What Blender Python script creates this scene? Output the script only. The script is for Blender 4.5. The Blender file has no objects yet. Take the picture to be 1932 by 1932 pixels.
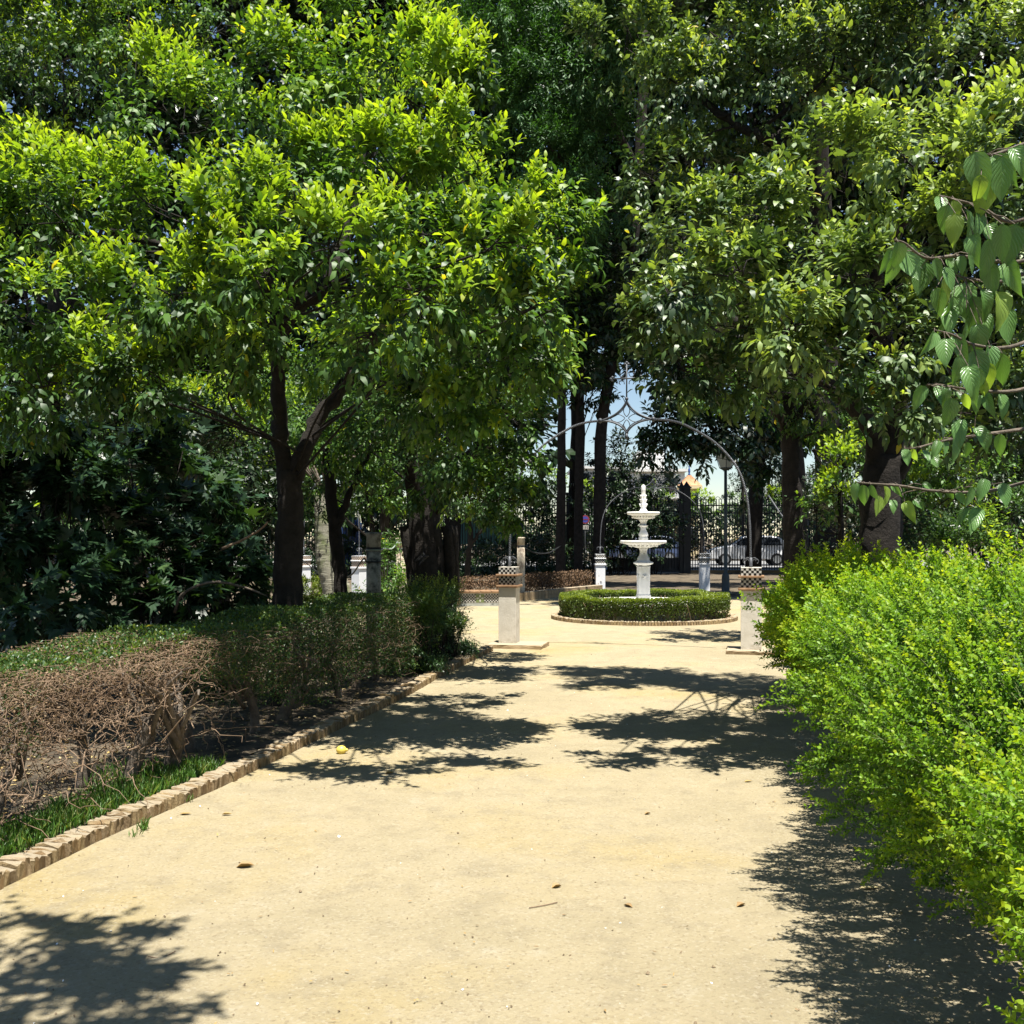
import bpy, math, random
import numpy as np
from mathutils import Vector, Matrix

random.seed(11)
rng = np.random.default_rng(11)
C = bpy.context.scene
COL = C.collection

# ------------------------------------------------------------------ camera, world, sun, exposure
EYE = 1.58          # eye height of the photographer (m)
F = 1950.0          # focal length in pixels of a 1932 px wide frame
HY = 1013.0         # horizon row in that frame
cam = bpy.data.cameras.new('camera'); camo = bpy.data.objects.new('camera', cam); COL.objects.link(camo)
camo.location = (0, 0, EYE); camo.rotation_euler = (math.radians(90), 0, 0)
cam.sensor_width = 36; cam.lens = 36 * F / 1932; cam.shift_y = (HY - 966) / 1932
cam.clip_start = .05; cam.clip_end = 3000
C.camera = camo

SUN = Vector((0.09, -0.25, 0.96)).normalized()
world = bpy.data.worlds.new('World'); C.world = world; world.use_nodes = True
wn = world.node_tree.nodes; wl = world.node_tree.links
sky = wn.new('ShaderNodeTexSky'); sky.sky_type = 'NISHITA'; sky.sun_disc = False
sky.sun_elevation = math.asin(SUN.z); sky.sun_rotation = math.atan2(SUN.x, SUN.y)
sky.air_density = 1.0; sky.dust_density = 0.0
wl.new(sky.outputs[0], wn['Background'].inputs[0]); wn['Background'].inputs[1].default_value = 0.05
sl = bpy.data.lights.new('sun', 'SUN'); sl.energy = 4.6; sl.angle = math.radians(.5); sl.color = (1, .955, .87)
so = bpy.data.objects.new('sun', sl); COL.objects.link(so)
so.rotation_euler = SUN.to_track_quat('Z', 'Y').to_euler()
C.view_settings.view_transform = 'Standard'; C.view_settings.look = 'None'
C.view_settings.exposure = 1.42; C.view_settings.gamma = 1
C.view_settings.use_curve_mapping = False
C.render.engine = 'CYCLES'
C.cycles.max_bounces = 6; C.cycles.diffuse_bounces = 1; C.cycles.glossy_bounces = 2
C.cycles.transmission_bounces = 3; C.cycles.transparent_max_bounces = 4

# ------------------------------------------------------------------ helpers
def P(px, py, D):
    return np.array(((px - 966) / F * D, D, EYE - (py - HY) / F * D))
def GP(px, py):
    return P(px, py, F * EYE / (py - HY))

def nrm(a):
    return a / np.maximum(np.linalg.norm(a, axis=-1, keepdims=True), 1e-9)

_k = rng.normal(size=(14, 3)) * np.array([[.6]] * 4 + [[1.3]] * 5 + [[2.6]] * 5); _ph = rng.uniform(0, 6.28, 14)
_am = np.array([1] * 4 + [.6] * 5 + [.35] * 5)
def fnoise(p, s=1.0):
    """smooth pseudo noise about -1..1"""
    return (np.sin(p @ (_k.T * s) + _ph) * _am).sum(-1) / 3.2

def link_mesh(name, verts, corner, totals, mats, parent=None, matidx=None, smooth=False, tint=None, loc=None):
    me = bpy.data.meshes.new(name)
    verts = np.asarray(verts, dtype=np.float32); corner = np.asarray(corner, dtype=np.int32); totals = np.asarray(totals, dtype=np.int32)
    me.vertices.add(len(verts)); me.vertices.foreach_set('co', verts.ravel())
    me.loops.add(len(corner)); me.loops.foreach_set('vertex_index', corner)
    me.polygons.add(len(totals))
    st = np.concatenate(([0], np.cumsum(totals)[:-1])).astype(np.int32)
    me.polygons.foreach_set('loop_start', st)
    if matidx is not None: me.polygons.foreach_set('material_index', np.asarray(matidx, dtype=np.int32))
    if smooth is True: me.polygons.foreach_set('use_smooth', np.ones(len(totals), dtype=bool))
    elif smooth is not False: me.polygons.foreach_set('use_smooth', np.asarray(smooth, dtype=bool))
    me.update(calc_edges=True); me.validate()
    if tint is not None:
        a = me.attributes.new('tint', 'FLOAT', 'POINT'); a.data.foreach_set('value', np.asarray(tint, dtype=np.float32))
    for m in (mats if isinstance(mats, (list, tuple)) else [mats]): me.materials.append(m)
    o = bpy.data.objects.new(name, me); COL.objects.link(o)
    if parent is not None: o.parent = parent
    if loc is not None: o.location = loc
    return o

class MB:
    """collects boxes, tubes, lathes ... and links them as one mesh"""
    def __init__(s): s.v = []; s.n = 0; s.c = []; s.t = []; s.m = []; s.s = []
    def add(s, verts, faces, mat=0, smooth=False):
        verts = np.asarray(verts, float)
        for f in faces:
            s.c.extend(i + s.n for i in f); s.t.append(len(f)); s.m.append(mat); s.s.append(smooth)
        s.v.append(verts); s.n += len(verts)
    def box(s, c, d, rz=0, mat=0, taper=1.0, bev=0):
        x, y, z = np.array(d) / 2
        tx, ty = x * taper, y * taper
        v = np.array([(-x, -y, -z), (x, -y, -z), (x, y, -z), (-x, y, -z), (-tx, -ty, z), (tx, -ty, z), (tx, ty, z), (-tx, ty, z)])
        cs, sn = math.cos(rz), math.sin(rz)
        v = np.c_[v[:, 0] * cs - v[:, 1] * sn, v[:, 0] * sn + v[:, 1] * cs, v[:, 2]] + np.array(c)
        s.add(v, [(0, 3, 2, 1), (4, 5, 6, 7), (0, 1, 5, 4), (1, 2, 6, 5), (2, 3, 7, 6), (3, 0, 4, 7)], mat)
    def tube(s, pts, rad, sides=8, mat=0, twist=0.0, cap=True, rough=0.0, smooth=True, flat=None):
        pts = np.asarray(pts, float); n = len(pts)
        rad = np.broadcast_to(np.asarray(rad, float), (n,))
        tan = nrm(np.gradient(pts, axis=0))
        ref = np.array((0, 0, 1.)) if abs(tan[0, 2]) < .8 else np.array((1., 0, 0))
        u = nrm(np.cross(tan[0], ref)); V = []
        d = 0
        for i in range(n):
            u = u - tan[i] * (u @ tan[i]); u = nrm(u); w = np.cross(tan[i], u)
            if i: d += np.linalg.norm(pts[i] - pts[i - 1])
            a = np.arange(sides) * 2 * math.pi / sides + twist * d
            r = rad[i] * (1 + (rng.normal(size=sides) * rough if rough else 0))
            V.append(pts[i] + (np.cos(a) * r)[:, None] * u + (np.sin(a) * r)[:, None] * w)
        fs = []
        for i in range(n - 1):
            for k in range(sides):
                a, b = i * sides + k, i * sides + (k + 1) % sides
                fs.append((a, b, b + sides, a + sides))
        if cap: fs.append(tuple(range(sides - 1, -1, -1))); fs.append(tuple(range((n - 1) * sides, n * sides)))
        s.add(np.concatenate(V), fs, mat, smooth)
    def lathe(s, prof, c, sides=32, mat=0, smooth=True, lobes=0, lobe=0.0):
        V = []; cx, cy, cz = c
        for r, z in prof:
            a = np.arange(sides) * 2 * math.pi / sides
            rr = r * (1 + lobe * np.cos(a * lobes)) if lobes else r
            V.append(np.c_[cx + rr * np.cos(a), cy + rr * np.sin(a), np.full(sides, cz + z)])
        fs = []
        for i in range(len(prof) - 1):
            for k in range(sides):
                a, b = i * sides + k, i * sides + (k + 1) % sides
                fs.append((a, b, b + sides, a + sides))
        fs.append(tuple(range(sides - 1, -1, -1))); fs.append(tuple(range((len(prof) - 1) * sides, len(prof) * sides)))
        s.add(np.concatenate(V), fs, mat, smooth)
    def ball(s, c, r, mat=0, seg=8, sc=(1, 1, 1)):
        pr = [(math.sin(t) * r, -math.cos(t) * r) for t in np.linspace(.15, math.pi - .15, seg)]
        b = MB(); b.lathe(pr, (0, 0, 0), seg + 2)
        s.add(np.concatenate(b.v) * np.array(sc) + np.array(c), [tuple(b.c[i:j]) for i, j in zip(np.cumsum([0] + b.t[:-1]), np.cumsum(b.t))], mat, True)
    def prism(s, poly, axis_pts, mat=0):
        """polygon (N,3) extruded by a vector"""
        p = np.asarray(poly, float); n = len(p); q = p + np.asarray(axis_pts)
        s.add(np.r_[p, q], [tuple(range(n - 1, -1, -1)), tuple(range(n, 2 * n))] + [(i, (i + 1) % n, n + (i + 1) % n, n + i) for i in range(n)], mat)
    def build(s, name, mats, parent=None, loc=None):
        return link_mesh(name, np.concatenate(s.v), s.c, s.t, mats, parent, s.m, s.s, None, loc)

def tag(o, label=None, cat=None, group=None, kind=None):
    if label: o['label'] = label
    if cat: o['category'] = cat
    if group: o['group'] = group
    if kind: o['kind'] = kind
    return o
def empty(name, loc, label, cat, group=None, rz=0):
    o = bpy.data.objects.new(name, None); COL.objects.link(o); o.location = loc; o.rotation_euler = (0, 0, rz)
    return tag(o, label, cat, group)
def under(root, o):
    """parent o (built in world space) to root keeping its place"""
    o.parent = root
    o.matrix_parent_inverse = (Matrix.Translation(root.location) @ root.rotation_euler.to_matrix().to_4x4()).inverted()
    return o
def dup(root, loc, rz=None, label=None):
    r = root.copy(); COL.objects.link(r); r.location = loc
    if rz is not None: r.rotation_euler = (0, 0, rz)
    if label: r['label'] = label
    for ch in list(root.children):
        c = ch.copy(); COL.objects.link(c); c.parent = r
        for g in list(ch.children):
            d = g.copy(); COL.objects.link(d); d.parent = c
    return r

def spline(pts, n):
    """Catmull-Rom through pts"""
    p = np.asarray(pts, float); p = np.r_[[2 * p[0] - p[1]], p, [2 * p[-1] - p[-2]]]
    t = np.linspace(0, len(p) - 3 - 1e-6, n); i = t.astype(int); f = (t - i)[:, None]
    a, b, c, d = p[i], p[i + 1], p[i + 2], p[i + 3]
    return .5 * ((2 * b) + (c - a) * f + (2 * a - 5 * b + 4 * c - d) * f ** 2 + (3 * b - a - 3 * c + d) * f ** 3)

# ------------------------------------------------------------------ materials
def mat_new(name):
    m = bpy.data.materials.new(name); m.use_nodes = True
    nt = m.node_tree; return m, nt.nodes, nt.links, nt.nodes['Principled BSDF']
def coords(n, l, scale=1.0, src='Object'):
    tc = n.new('ShaderNodeTexCoord'); return tc.outputs[src]
def noise(n, l, vec, scale, detail=6, rough=.6, dist=0):
    t = n.new('ShaderNodeTexNoise'); t.inputs['Scale'].default_value = scale; t.inputs['Detail'].default_value = detail
    t.inputs['Roughness'].default_value = rough; t.inputs['Distortion'].default_value = dist
    l.new(vec, t.inputs['Vector']); return t.outputs['Fac']
def ramp(n, l, fac, stops):
    r = n.new('ShaderNodeValToRGB'); e = r.color_ramp.elements
    while len(e) < len(stops): e.new(.5)
    for x, (p, c) in zip(e, stops): x.position = p; x.color = (*c, 1)
    l.new(fac, r.inputs[0]); return r.outputs[0]
def bump(n, l, b, h, dist, strength=1.0):
    x = n.new('ShaderNodeBump'); x.inputs['Distance'].default_value = dist; x.inputs['Strength'].default_value = strength
    l.new(h, x.inputs['Height']); l.new(x.outputs[0], b.inputs['Normal'])
def mix(n, l, fac, a, b, mode='MIX'):
    m = n.new('ShaderNodeMix'); m.data_type = 'RGBA'; m.blend_type = mode
    for k, v in ((0, fac), (6, a), (7, b)):
        if hasattr(v, 'links'): l.new(v, m.inputs[k])
        elif k == 0: m.inputs[0].default_value = v
        else: m.inputs[k].default_value = (*v, 1)
    return m.outputs[2]

def rough_mat(name, c1, c2, scale=6, bs=40, bd=.004, rough=.9, c3=None, src='Object', spec=.3):
    m, n, l, b = mat_new(name); v = coords(n, l, src=src)
    f = noise(n, l, v, scale, 7, .65)
    col = ramp(n, l, f, [(.3, c1), (.7, c2)])
    if c3 is not None:
        f2 = noise(n, l, v, scale * .35, 5, .7); col = mix(n, l, ramp(n, l, f2, [(.5, (0, 0, 0)), (.62, (1, 1, 1))]), col, c3)
    l.new(col, b.inputs['Base Color']); b.inputs['Roughness'].default_value = rough; b.inputs['Specular IOR Level'].default_value = spec
    bump(n, l, b, noise(n, l, v, bs, 6, .7), bd); return m

def plain(name, c, rough=.5, metal=0, spec=.5):
    m, n, l, b = mat_new(name); v = coords(n, l)
    f = noise(n, l, v, 9, 4); c2 = tuple(x * .78 for x in c)
    l.new(ramp(n, l, f, [(.35, c2), (.65, c)]), b.inputs['Base Color'])
    b.inputs['Roughness'].default_value = rough; b.inputs['Metallic'].default_value = metal; b.inputs['Specular IOR Level'].default_value = spec
    return m

def leaf_mat(name, stops, rough=.42, trans=.35, spec=.45, tgain=1.6, veins=False):
    """leaf: reflects through a Principled coat, passes light through as yellower green"""
    m, n, l, b = mat_new(name)
    at = n.new('ShaderNodeAttribute'); at.attribute_name = 'tint'
    col = ramp(n, l, at.outputs['Fac'], stops)
    out = n['Material Output']
    b.inputs['Roughness'].default_value = rough; b.inputs['Specular IOR Level'].default_value = spec
    if veins:
        uv = n.new('ShaderNodeTexCoord').outputs['UV']
        sep = n.new('ShaderNodeSeparateXYZ'); l.new(uv, sep.inputs[0])
        def mth(op, a, bb=None, cc=None):
            k = n.new('ShaderNodeMath'); k.operation = op
            for i, q in enumerate((a, bb, cc)):
                if q is None: continue
                if hasattr(q, 'links'): l.new(q, k.inputs[i])
                else: k.inputs[i].default_value = q
            return k.outputs[0]
        av = mth('ABSOLUTE', sep.outputs['Y'])
        w = mth('SUBTRACT', mth('MULTIPLY', sep.outputs['X'], 8.0), mth('MULTIPLY', av, 3.4))
        fr = mth('ABSOLUTE', mth('SUBTRACT', mth('FRACT', w), .5))
        side = mth('SMOOTH_MIN', mth('MULTIPLY', fr, 4.0), 1.0, .1)
        mid = mth('SMOOTH_MIN', mth('MULTIPLY', av, 14.0), 1.0, .1)
        h = mth('MULTIPLY', side, mid)
        bump(n, l, b, h, .0018, .7)
        vein = mth('MULTIPLY', mth('SUBTRACT', 1.0, h), .13)
        col = mix(n, l, vein, col, (.26, .36, .14))
    l.new(col, b.inputs['Base Color'])
    tr = n.new('ShaderNodeBsdfTranslucent')
    g = mix(n, l, 1.0, col, (tgain * .98, tgain, tgain * .32), 'MULTIPLY'); l.new(g, tr.inputs['Color'])
    ms = n.new('ShaderNodeMixShader')
    tf = n.new('ShaderNodeMath'); tf.operation = 'MULTIPLY_ADD'; tf.use_clamp = True; l.new(at.outputs['Fac'], tf.inputs[0]); tf.inputs[1].default_value = trans * 1.5; tf.inputs[2].default_value = trans * .12; l.new(tf.outputs[0], ms.inputs[0])
    l.new(b.outputs[0], ms.inputs[1]); l.new(tr.outputs[0], ms.inputs[2]); l.new(ms.outputs[0], out.inputs['Surface'])
    return m

M = {}
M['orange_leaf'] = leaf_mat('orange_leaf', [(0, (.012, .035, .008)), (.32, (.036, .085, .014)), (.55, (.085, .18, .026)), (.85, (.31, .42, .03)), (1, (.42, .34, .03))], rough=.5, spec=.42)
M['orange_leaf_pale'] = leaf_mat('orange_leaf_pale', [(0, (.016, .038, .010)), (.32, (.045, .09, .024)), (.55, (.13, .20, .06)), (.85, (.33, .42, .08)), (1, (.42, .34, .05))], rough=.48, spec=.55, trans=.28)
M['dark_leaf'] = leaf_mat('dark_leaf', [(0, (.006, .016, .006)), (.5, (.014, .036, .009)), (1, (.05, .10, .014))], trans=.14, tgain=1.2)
M['acacia_leaf'] = leaf_mat('acacia_leaf', [(0, (.02, .06, .014)), (.5, (.045, .125, .028)), (1, (.08, .18, .035))], trans=.25, rough=.6)
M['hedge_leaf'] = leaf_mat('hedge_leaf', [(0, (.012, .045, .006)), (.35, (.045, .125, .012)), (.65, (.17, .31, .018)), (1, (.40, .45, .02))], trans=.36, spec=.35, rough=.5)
M['box_leaf'] = leaf_mat('box_leaf', [(0, (.012, .03, .008)), (.5, (.04, .095, .022)), (1, (.18, .23, .03))], trans=.3)
M['ring_leaf'] = leaf_mat('ring_leaf', [(0, (.03, .05, .010)), (.5, (.09, .14, .02)), (1, (.22, .27, .04))], trans=.3)
M['dry_leaf'] = leaf_mat('dry_leaf', [(0, (.08, .048, .028)), (.5, (.19, .12, .07)), (1, (.32, .225, .14))], trans=.15, tgain=1.0, rough=.7, spec=.2)
M['big_leaf'] = leaf_mat('big_leaf', [(0, (.07, .17, .035)), (.5, (.13, .26, .07)), (1, (.28, .38, .06))], trans=.32, rough=.34, spec=.7, veins=True)
M['fig_leaf'] = leaf_mat('fig_leaf', [(0, (.010, .028, .013)), (.5, (.022, .055, .023)), (1, (.07, .13, .04))], trans=.25, rough=.38)
M['grass'] = leaf_mat('grass', [(0, (.03, .08, .015)), (.6, (.09, .2, .03)), (1, (.3, .3, .1))], trans=.3)
M['bark'] = rough_mat('bark', (.008, .0065, .005), (.030, .025, .021), 9, 30, .02, .95)
M['pale_bark'] = rough_mat('pale_bark', (.07, .055, .042), (.2, .165, .13), 14, 45, .012, .95)
M['dry_twig'] = rough_mat('dry_twig', (.12, .075, .045), (.30, .215, .145), 6, 60, .002, .9, src='Generated')
M['stone_white'] = rough_mat('stone_white', (.70, .69, .66), (.82, .81, .78), 7, 60, .0015, .55, c3=(.66, .64, .55), spec=.4)
M['plaster'] = rough_mat('plaster', (.50, .46, .38), (.66, .62, .54), 5, 45, .004, .9, c3=(.42, .38, .30))
M['plaster_white'] = rough_mat('plaster_white', (.72, .73, .75), (.82, .83, .85), 5, 45, .002, .85)
M['terracotta'] = rough_mat('terracotta', (.16, .09, .045), (.33, .20, .11), 12, 60, .002, .7)
def brick_mat(name, c1, c2, c3):
    m, n, l, b = mat_new(name); v = coords(n, l, src='Generated'); oi = n.new('ShaderNodeObjectInfo')
    ad = n.new('ShaderNodeVectorMath'); ad.operation = 'ADD'; l.new(v, ad.inputs[0]); l.new(oi.outputs['Random'], ad.inputs[1])
    f = noise(n, l, ad.outputs[0], 2.6, 8, .75); g = noise(n, l, ad.outputs[0], 1.1, 4, .6)
    c = ramp(n, l, f, [(.32, c1), (.66, c2)]); c = mix(n, l, ramp(n, l, g, [(.48, (0, 0, 0)), (.62, (1, 1, 1))]), c, c3)
    tc = mix(n, l, oi.outputs['Random'], (.78, .76, .74), (1.12, 1.1, 1.06)); c = mix(n, l, 1.0, c, tc, 'MULTIPLY')
    sep = n.new('ShaderNodeSeparateXYZ'); geo = n.new('ShaderNodeNewGeometry'); l.new(geo.outputs['Normal'], sep.inputs[0])
    du = n.new('ShaderNodeMath'); du.operation = 'MULTIPLY_ADD'; l.new(sep.outputs['Z'], du.inputs[0]); du.inputs[1].default_value = 1.6; du.inputs[2].default_value = -.75
    c = mix(n, l, ramp(n, l, du.outputs[0], [(.1, (0, 0, 0)), (.8, (.75, .75, .75))]), c, (.37, .32, .235))     # sand dust lying on top
    l.new(c, b.inputs['Base Color']); b.inputs['Roughness'].default_value = .95; b.inputs['Specular IOR Level'].default_value = .15
    bump(n, l, b, f, .02); return m
M['brick'] = brick_mat('brick', (.20, .145, .075), (.38, .29, .165), (.27, .18, .09))
M['brick_old'] = brick_mat('brick_old', (.21, .15, .085), (.38, .29, .18), (.22, .15, .08))
M['green_twig'] = plain('green_twig', (.11, .15, .04), .7)
M['iron'] = plain('iron', (.085, .09, .10), .55, .4)
M['iron_dark'] = plain('iron_dark', (.018, .02, .022), .6, .2)
M['lamp_paint'] = plain('lamp_paint', (.045, .06, .06), .55, .1)
M['tile_black'] = plain('tile_black', (.010, .009, .008), .35, 0, .3)
M['tile_white'] = plain('tile_white', (.52, .50, .45), .35, 0, .3)
M['tile_brown'] = plain('tile_brown', (.25, .12, .05), .25)
M['tile_green'] = plain('tile_green', (.16, .20, .08), .25)
M['grout'] = plain('grout', (.06, .05, .04), .9)
M['column_stone'] = rough_mat('column_stone', (.26, .27, .24), (.46, .46, .41), 8, 40, .004, .9, c3=(.05, .055, .05))
M['column_cream'] = rough_mat('column_cream', (.40, .34, .25), (.58, .52, .40), 8, 40, .004, .9, c3=(.16, .11, .08))
M['car_white'] = plain('car_white', (.62, .63, .65), .25, 0, .6)
M['car_blue'] = plain('car_blue', (.05, .07, .13), .25, 0, .6)
M['glass_dark'] = plain('glass_dark', (.02, .024, .03), .06, 0, .8)
M['rubber'] = plain('rubber', (.02, .02, .02), .8)
M['silver'] = plain('silver', (.55, .56, .58), .3, .8)
M['wall_white'] = plain('wall_white', (.74, .74, .72), .9)
M['wall_cream'] = plain('wall_cream', (.72, .60, .36), .9)
M['wall_orange'] = plain('wall_orange', (.62, .30, .06), .9)
M['roof_tile'] = rough_mat('roof_tile', (.42, .20, .10), (.62, .38, .22), 6, 30, .01, .9)
M['blue_glaze'] = plain('blue_glaze', (.06, .12, .35), .2)
M['sign_blue'] = plain('sign_blue', (.05, .06, .32), .5)
M['sign_red'] = plain('sign_red', (.25, .03, .04), .5)
M['hose'] = plain('hose', (.30, .36, .30), .6)
M['teal'] = plain('teal', (.22, .50, .45), .5)
M['yellow_leaf'] = leaf_mat('yellow_leaf', [(0, (.34, .2, .05)), (.5, (.62, .42, .04)), (1, (.72, .62, .12))], trans=.25, tgain=1.1)
M['fallen'] = leaf_mat('fallen', [(0, (.20, .12, .05)), (.5, (.36, .25, .09)), (1, (.55, .47, .25))], trans=.1, tgain=1.0, rough=.6)
M['tan_grit'] = plain('tan_grit', (.20, .15, .09), .9)
M['lemon'] = plain('lemon', (.72, .55, .10), .45)

def lamp_glass():
    m, n, l, b = mat_new('lamp_glass'); b.inputs['Base Color'].default_value = (.62, .66, .62, 1); b.inputs['Roughness'].default_value = .35
    tr = n.new('ShaderNodeBsdfTranslucent'); tr.inputs[0].default_value = (.7, .75, .7, 1)
    ms = n.new('ShaderNodeMixShader'); ms.inputs[0].default_value = .5
    l.new(b.outputs[0], ms.inputs[1]); l.new(tr.outputs[0], ms.inputs[2]); l.new(ms.outputs[0], n['Material Output'].inputs[0]); return m
M['lamp_glass'] = lamp_glass()

def sand_mat():
    m, n, l, b = mat_new('sand'); v = coords(n, l)
    big = noise(n, l, v, .55, 5, .55, .3); mid = noise(n, l, v, 4.0, 8, .7); fine = noise(n, l, v, 70, 5, .8); gr = noise(n, l, v, 260, 3, .8)
    c = ramp(n, l, big, [(.34, (.30, .255, .160)), (.50, (.345, .292, .186)), (.62, (.345, .28, .150)), (.70, (.33, .255, .112))])
    c = mix(n, l, ramp(n, l, mid, [(.36, (.55, .55, .55)), (.5, (0, 0, 0))]), c, (.245, .208, .138))
    c = mix(n, l, ramp(n, l, mid, [(.58, (0, 0, 0)), (.72, (.6, .6, .6))]), c, (.40, .36, .27))
    c = mix(n, l, ramp(n, l, fine, [(.30, (.8, .8, .8)), (.42, (0, 0, 0))]), c, (.23, .18, .10))
    c = mix(n, l, ramp(n, l, gr, [(.62, (0, 0, 0)), (.74, (.7, .7, .7))]), c, (.44, .40, .31))
    vo = n.new('ShaderNodeTexVoronoi'); vo.inputs['Scale'].default_value = 95; l.new(v, vo.inputs['Vector'])
    sepc = n.new('ShaderNodeSeparateColor'); l.new(vo.outputs['Color'], sepc.inputs[0])
    c = mix(n, l, ramp(n, l, sepc.outputs[0], [(.80, (0, 0, 0)), (.98, (.4, .4, .4))]), c, (.43, .385, .29))
    c = mix(n, l, ramp(n, l, sepc.outputs[1], [(.84, (0, 0, 0)), (.99, (.42, .42, .42))]), c, (.19, .145, .085))
    sm_ = noise(n, l, v, 1.6, 9, .78, .8); c = mix(n, l, ramp(n, l, sm_, [(.62, (0, 0, 0)), (.70, (.55, .55, .55))]), c, (.24, .195, .125))
    l.new(c, b.inputs['Base Color']); b.inputs['Roughness'].default_value = .95; b.inputs['Specular IOR Level'].default_value = .15
    ad = n.new('ShaderNodeMath'); ad.operation = 'MULTIPLY_ADD'; l.new(mid, ad.inputs[0]); ad.inputs[1].default_value = 3.0; l.new(fine, ad.inputs[2])
    bump(n, l, b, ad.outputs[0], .014, .9); return m
M['sand'] = sand_mat()
M['soil'] = rough_mat('soil', (.07, .055, .038), (.17, .135, .09), 5, 60, .02, .98, c3=(.05, .04, .028))
M['road'] = rough_mat('road', (.16, .16, .16), (.24, .24, .235), 8, 90, .003, .9)

# ------------------------------------------------------------------ setting: ground, sand path, planting beds, street
def sheet(name, poly, z, mat, sub=None):
    p = np.array([(x, y, z) for x, y in poly]); o = link_mesh(name, p, list(range(len(p))), [len(p)], mat)
    return tag(o, kind='structure')
sheet('ground', [(-500, -300), (500, -300), (500, 900), (-500, 900)], 0.0, M['soil'])

KERB = spline([(-3.35, -.6), (-2.9, 1.5), (-2.235, 4.81), (-2.10, 5.45), (-1.81, 6.58), (-1.46, 8.19), (-1.06, 10.07), (-.72, 12.03), (-.26, 14.25)], 240)
def kerb_x(y): return np.interp(y, KERB[:, 1], KERB[:, 0])
def hedge_x(y): return .60 + .19 * np.asarray(y)
FX, FY = 2.55, 20.06
# one undulating sand sheet, path and round plaza in one
def sand_sheet():
    ys = np.r_[np.linspace(-6, 2, 16), np.linspace(2.05, 14.6, 230)]
    V = []; nx = 100
    for y in ys:
        a = kerb_x(min(y, 14.2)) + .0 + (min(y, 0) * .2); b = 1.60 + .19 * y
        V.append(np.c_[np.linspace(a, b, nx), np.full(nx, y), np.zeros(nx)])
    V = np.concatenate(V)
    big = fnoise(V * np.array([1.6, 1.6, 1]), 1); fine = fnoise(V * np.array([9, 9, 1]) + 7, 1) + .6 * fnoise(V * np.array([23, 23, 1]) - 3, 1)
    V[:, 2] = .010 + .002 * big + .0015 * np.clip(fine, -1.5, 1.5)
    ny = len(ys); i = np.arange(ny - 1)[:, None] * nx + np.arange(nx - 1)[None]
    q = np.stack([i, i + 1, i + nx + 1, i + nx], -1).reshape(-1)
    return tag(link_mesh('path', V, q, np.full(len(q) // 4, 4), M['sand'], smooth=True), kind='structure')
sand_sheet()
th = np.linspace(0, 2 * math.pi, 97)[:-1]
sheet('plaza', [(FX + 8.2 * math.cos(t), FY + 7.4 * math.sin(t)) for t in th], .004, M['sand'])
bedpts = [(x - .2, y) for x, y in KERB[40:]] + [(-1.4, 16.5), (-3.5, 19), (-4.6, 23), (-26, 26), (-26, -.5)]
o = link_mesh('planting_bed', [(x, y, .045) for x, y in bedpts] , list(range(len(bedpts))), [len(bedpts)], M['soil']); tag(o, kind='structure')
bed2 = [(float(hedge_x(y)) + .85, y) for y in (0, 4, 8, 12)] + [(3.75, 13.8), (3.75, 14.5), (5.0, 16.4), (8.4, 18), (26, 19), (26, 0)]
o = link_mesh('planting_bed.001', [(x, y, .035) for x, y in bed2], list(range(len(bed2))), [len(bed2)], M['soil']); tag(o, kind='structure')
sheet('road', [(-120, 49.5), (120, 49.5), (120, 66), (-120, 66)], .05, M['road'])
mb = MB(); mb.box((0, 48, .03), (240, 2.6, .14)); tag(mb.build('pavement', M['road']), kind='structure')

# ------------------------------------------------------------------ leaves
T_ORANGE = (np.array([(0, 0, 0), (.3, -.5, .07), (.34, 0, 0), (.3, .5, .07), (.68, -.4, .02), (.70, 0, -.05), (.68, .4, .02), (1, 0, -.16)]),
            [(0, 2, 1), (0, 3, 2), (1, 2, 5, 4), (2, 3, 6, 5), (4, 5, 7), (5, 6, 7)])
T_SMALL = (np.array([(0, 0, 0), (.5, -.5, .12), (.52, 0, 0), (.5, .5, .12), (1, 0, -.02)]), [(0, 2, 1), (0, 3, 2), (1, 2, 4), (2, 3, 4)])
T_OVAL = (np.array([(0, 0, 0), (.28, -.46, .08), (.28, .46, .08), (.5, 0, -.02), (.74, -.40, .06), (.74, .40, .06), (1, 0, 0)]),
          [(0, 3, 1), (0, 2, 3), (1, 3, 4), (2, 5, 3), (3, 6, 4), (3, 5, 6)])
T_HEX = (np.array([(0, 0, 0), (.34, -.5, .10), (.34, .5, .04), (.72, -.34, .03), (.72, .34, -.03), (1, 0, -.16)]), [(0, 2, 1), (1, 2, 4, 3), (3, 4, 5)])
T_QUAD = (np.array([(0, 0, 0), (.5, -.5, .06), (1, 0, -.05), (.5, .5, .06)]), [(0, 2, 1), (0, 3, 2)])
def fig_t():
    pts = [(0, 0, 0)]; ang = [-115, -85, -60, -38, -20, 0, 20, 38, 60, 85, 115]; rad = [.35, .62, .34, .88, .42, 1.05, .42, .88, .34, .62, .35]
    pts += [(.12 + r * math.cos(math.radians(a)), r * math.sin(math.radians(a)) * .95, -.13 * r * r) for a, r in zip(ang, rad)]
    return np.array(pts), [(0, i + 1, i) for i in range(1, 11)]
T_FIG = fig_t()

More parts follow.
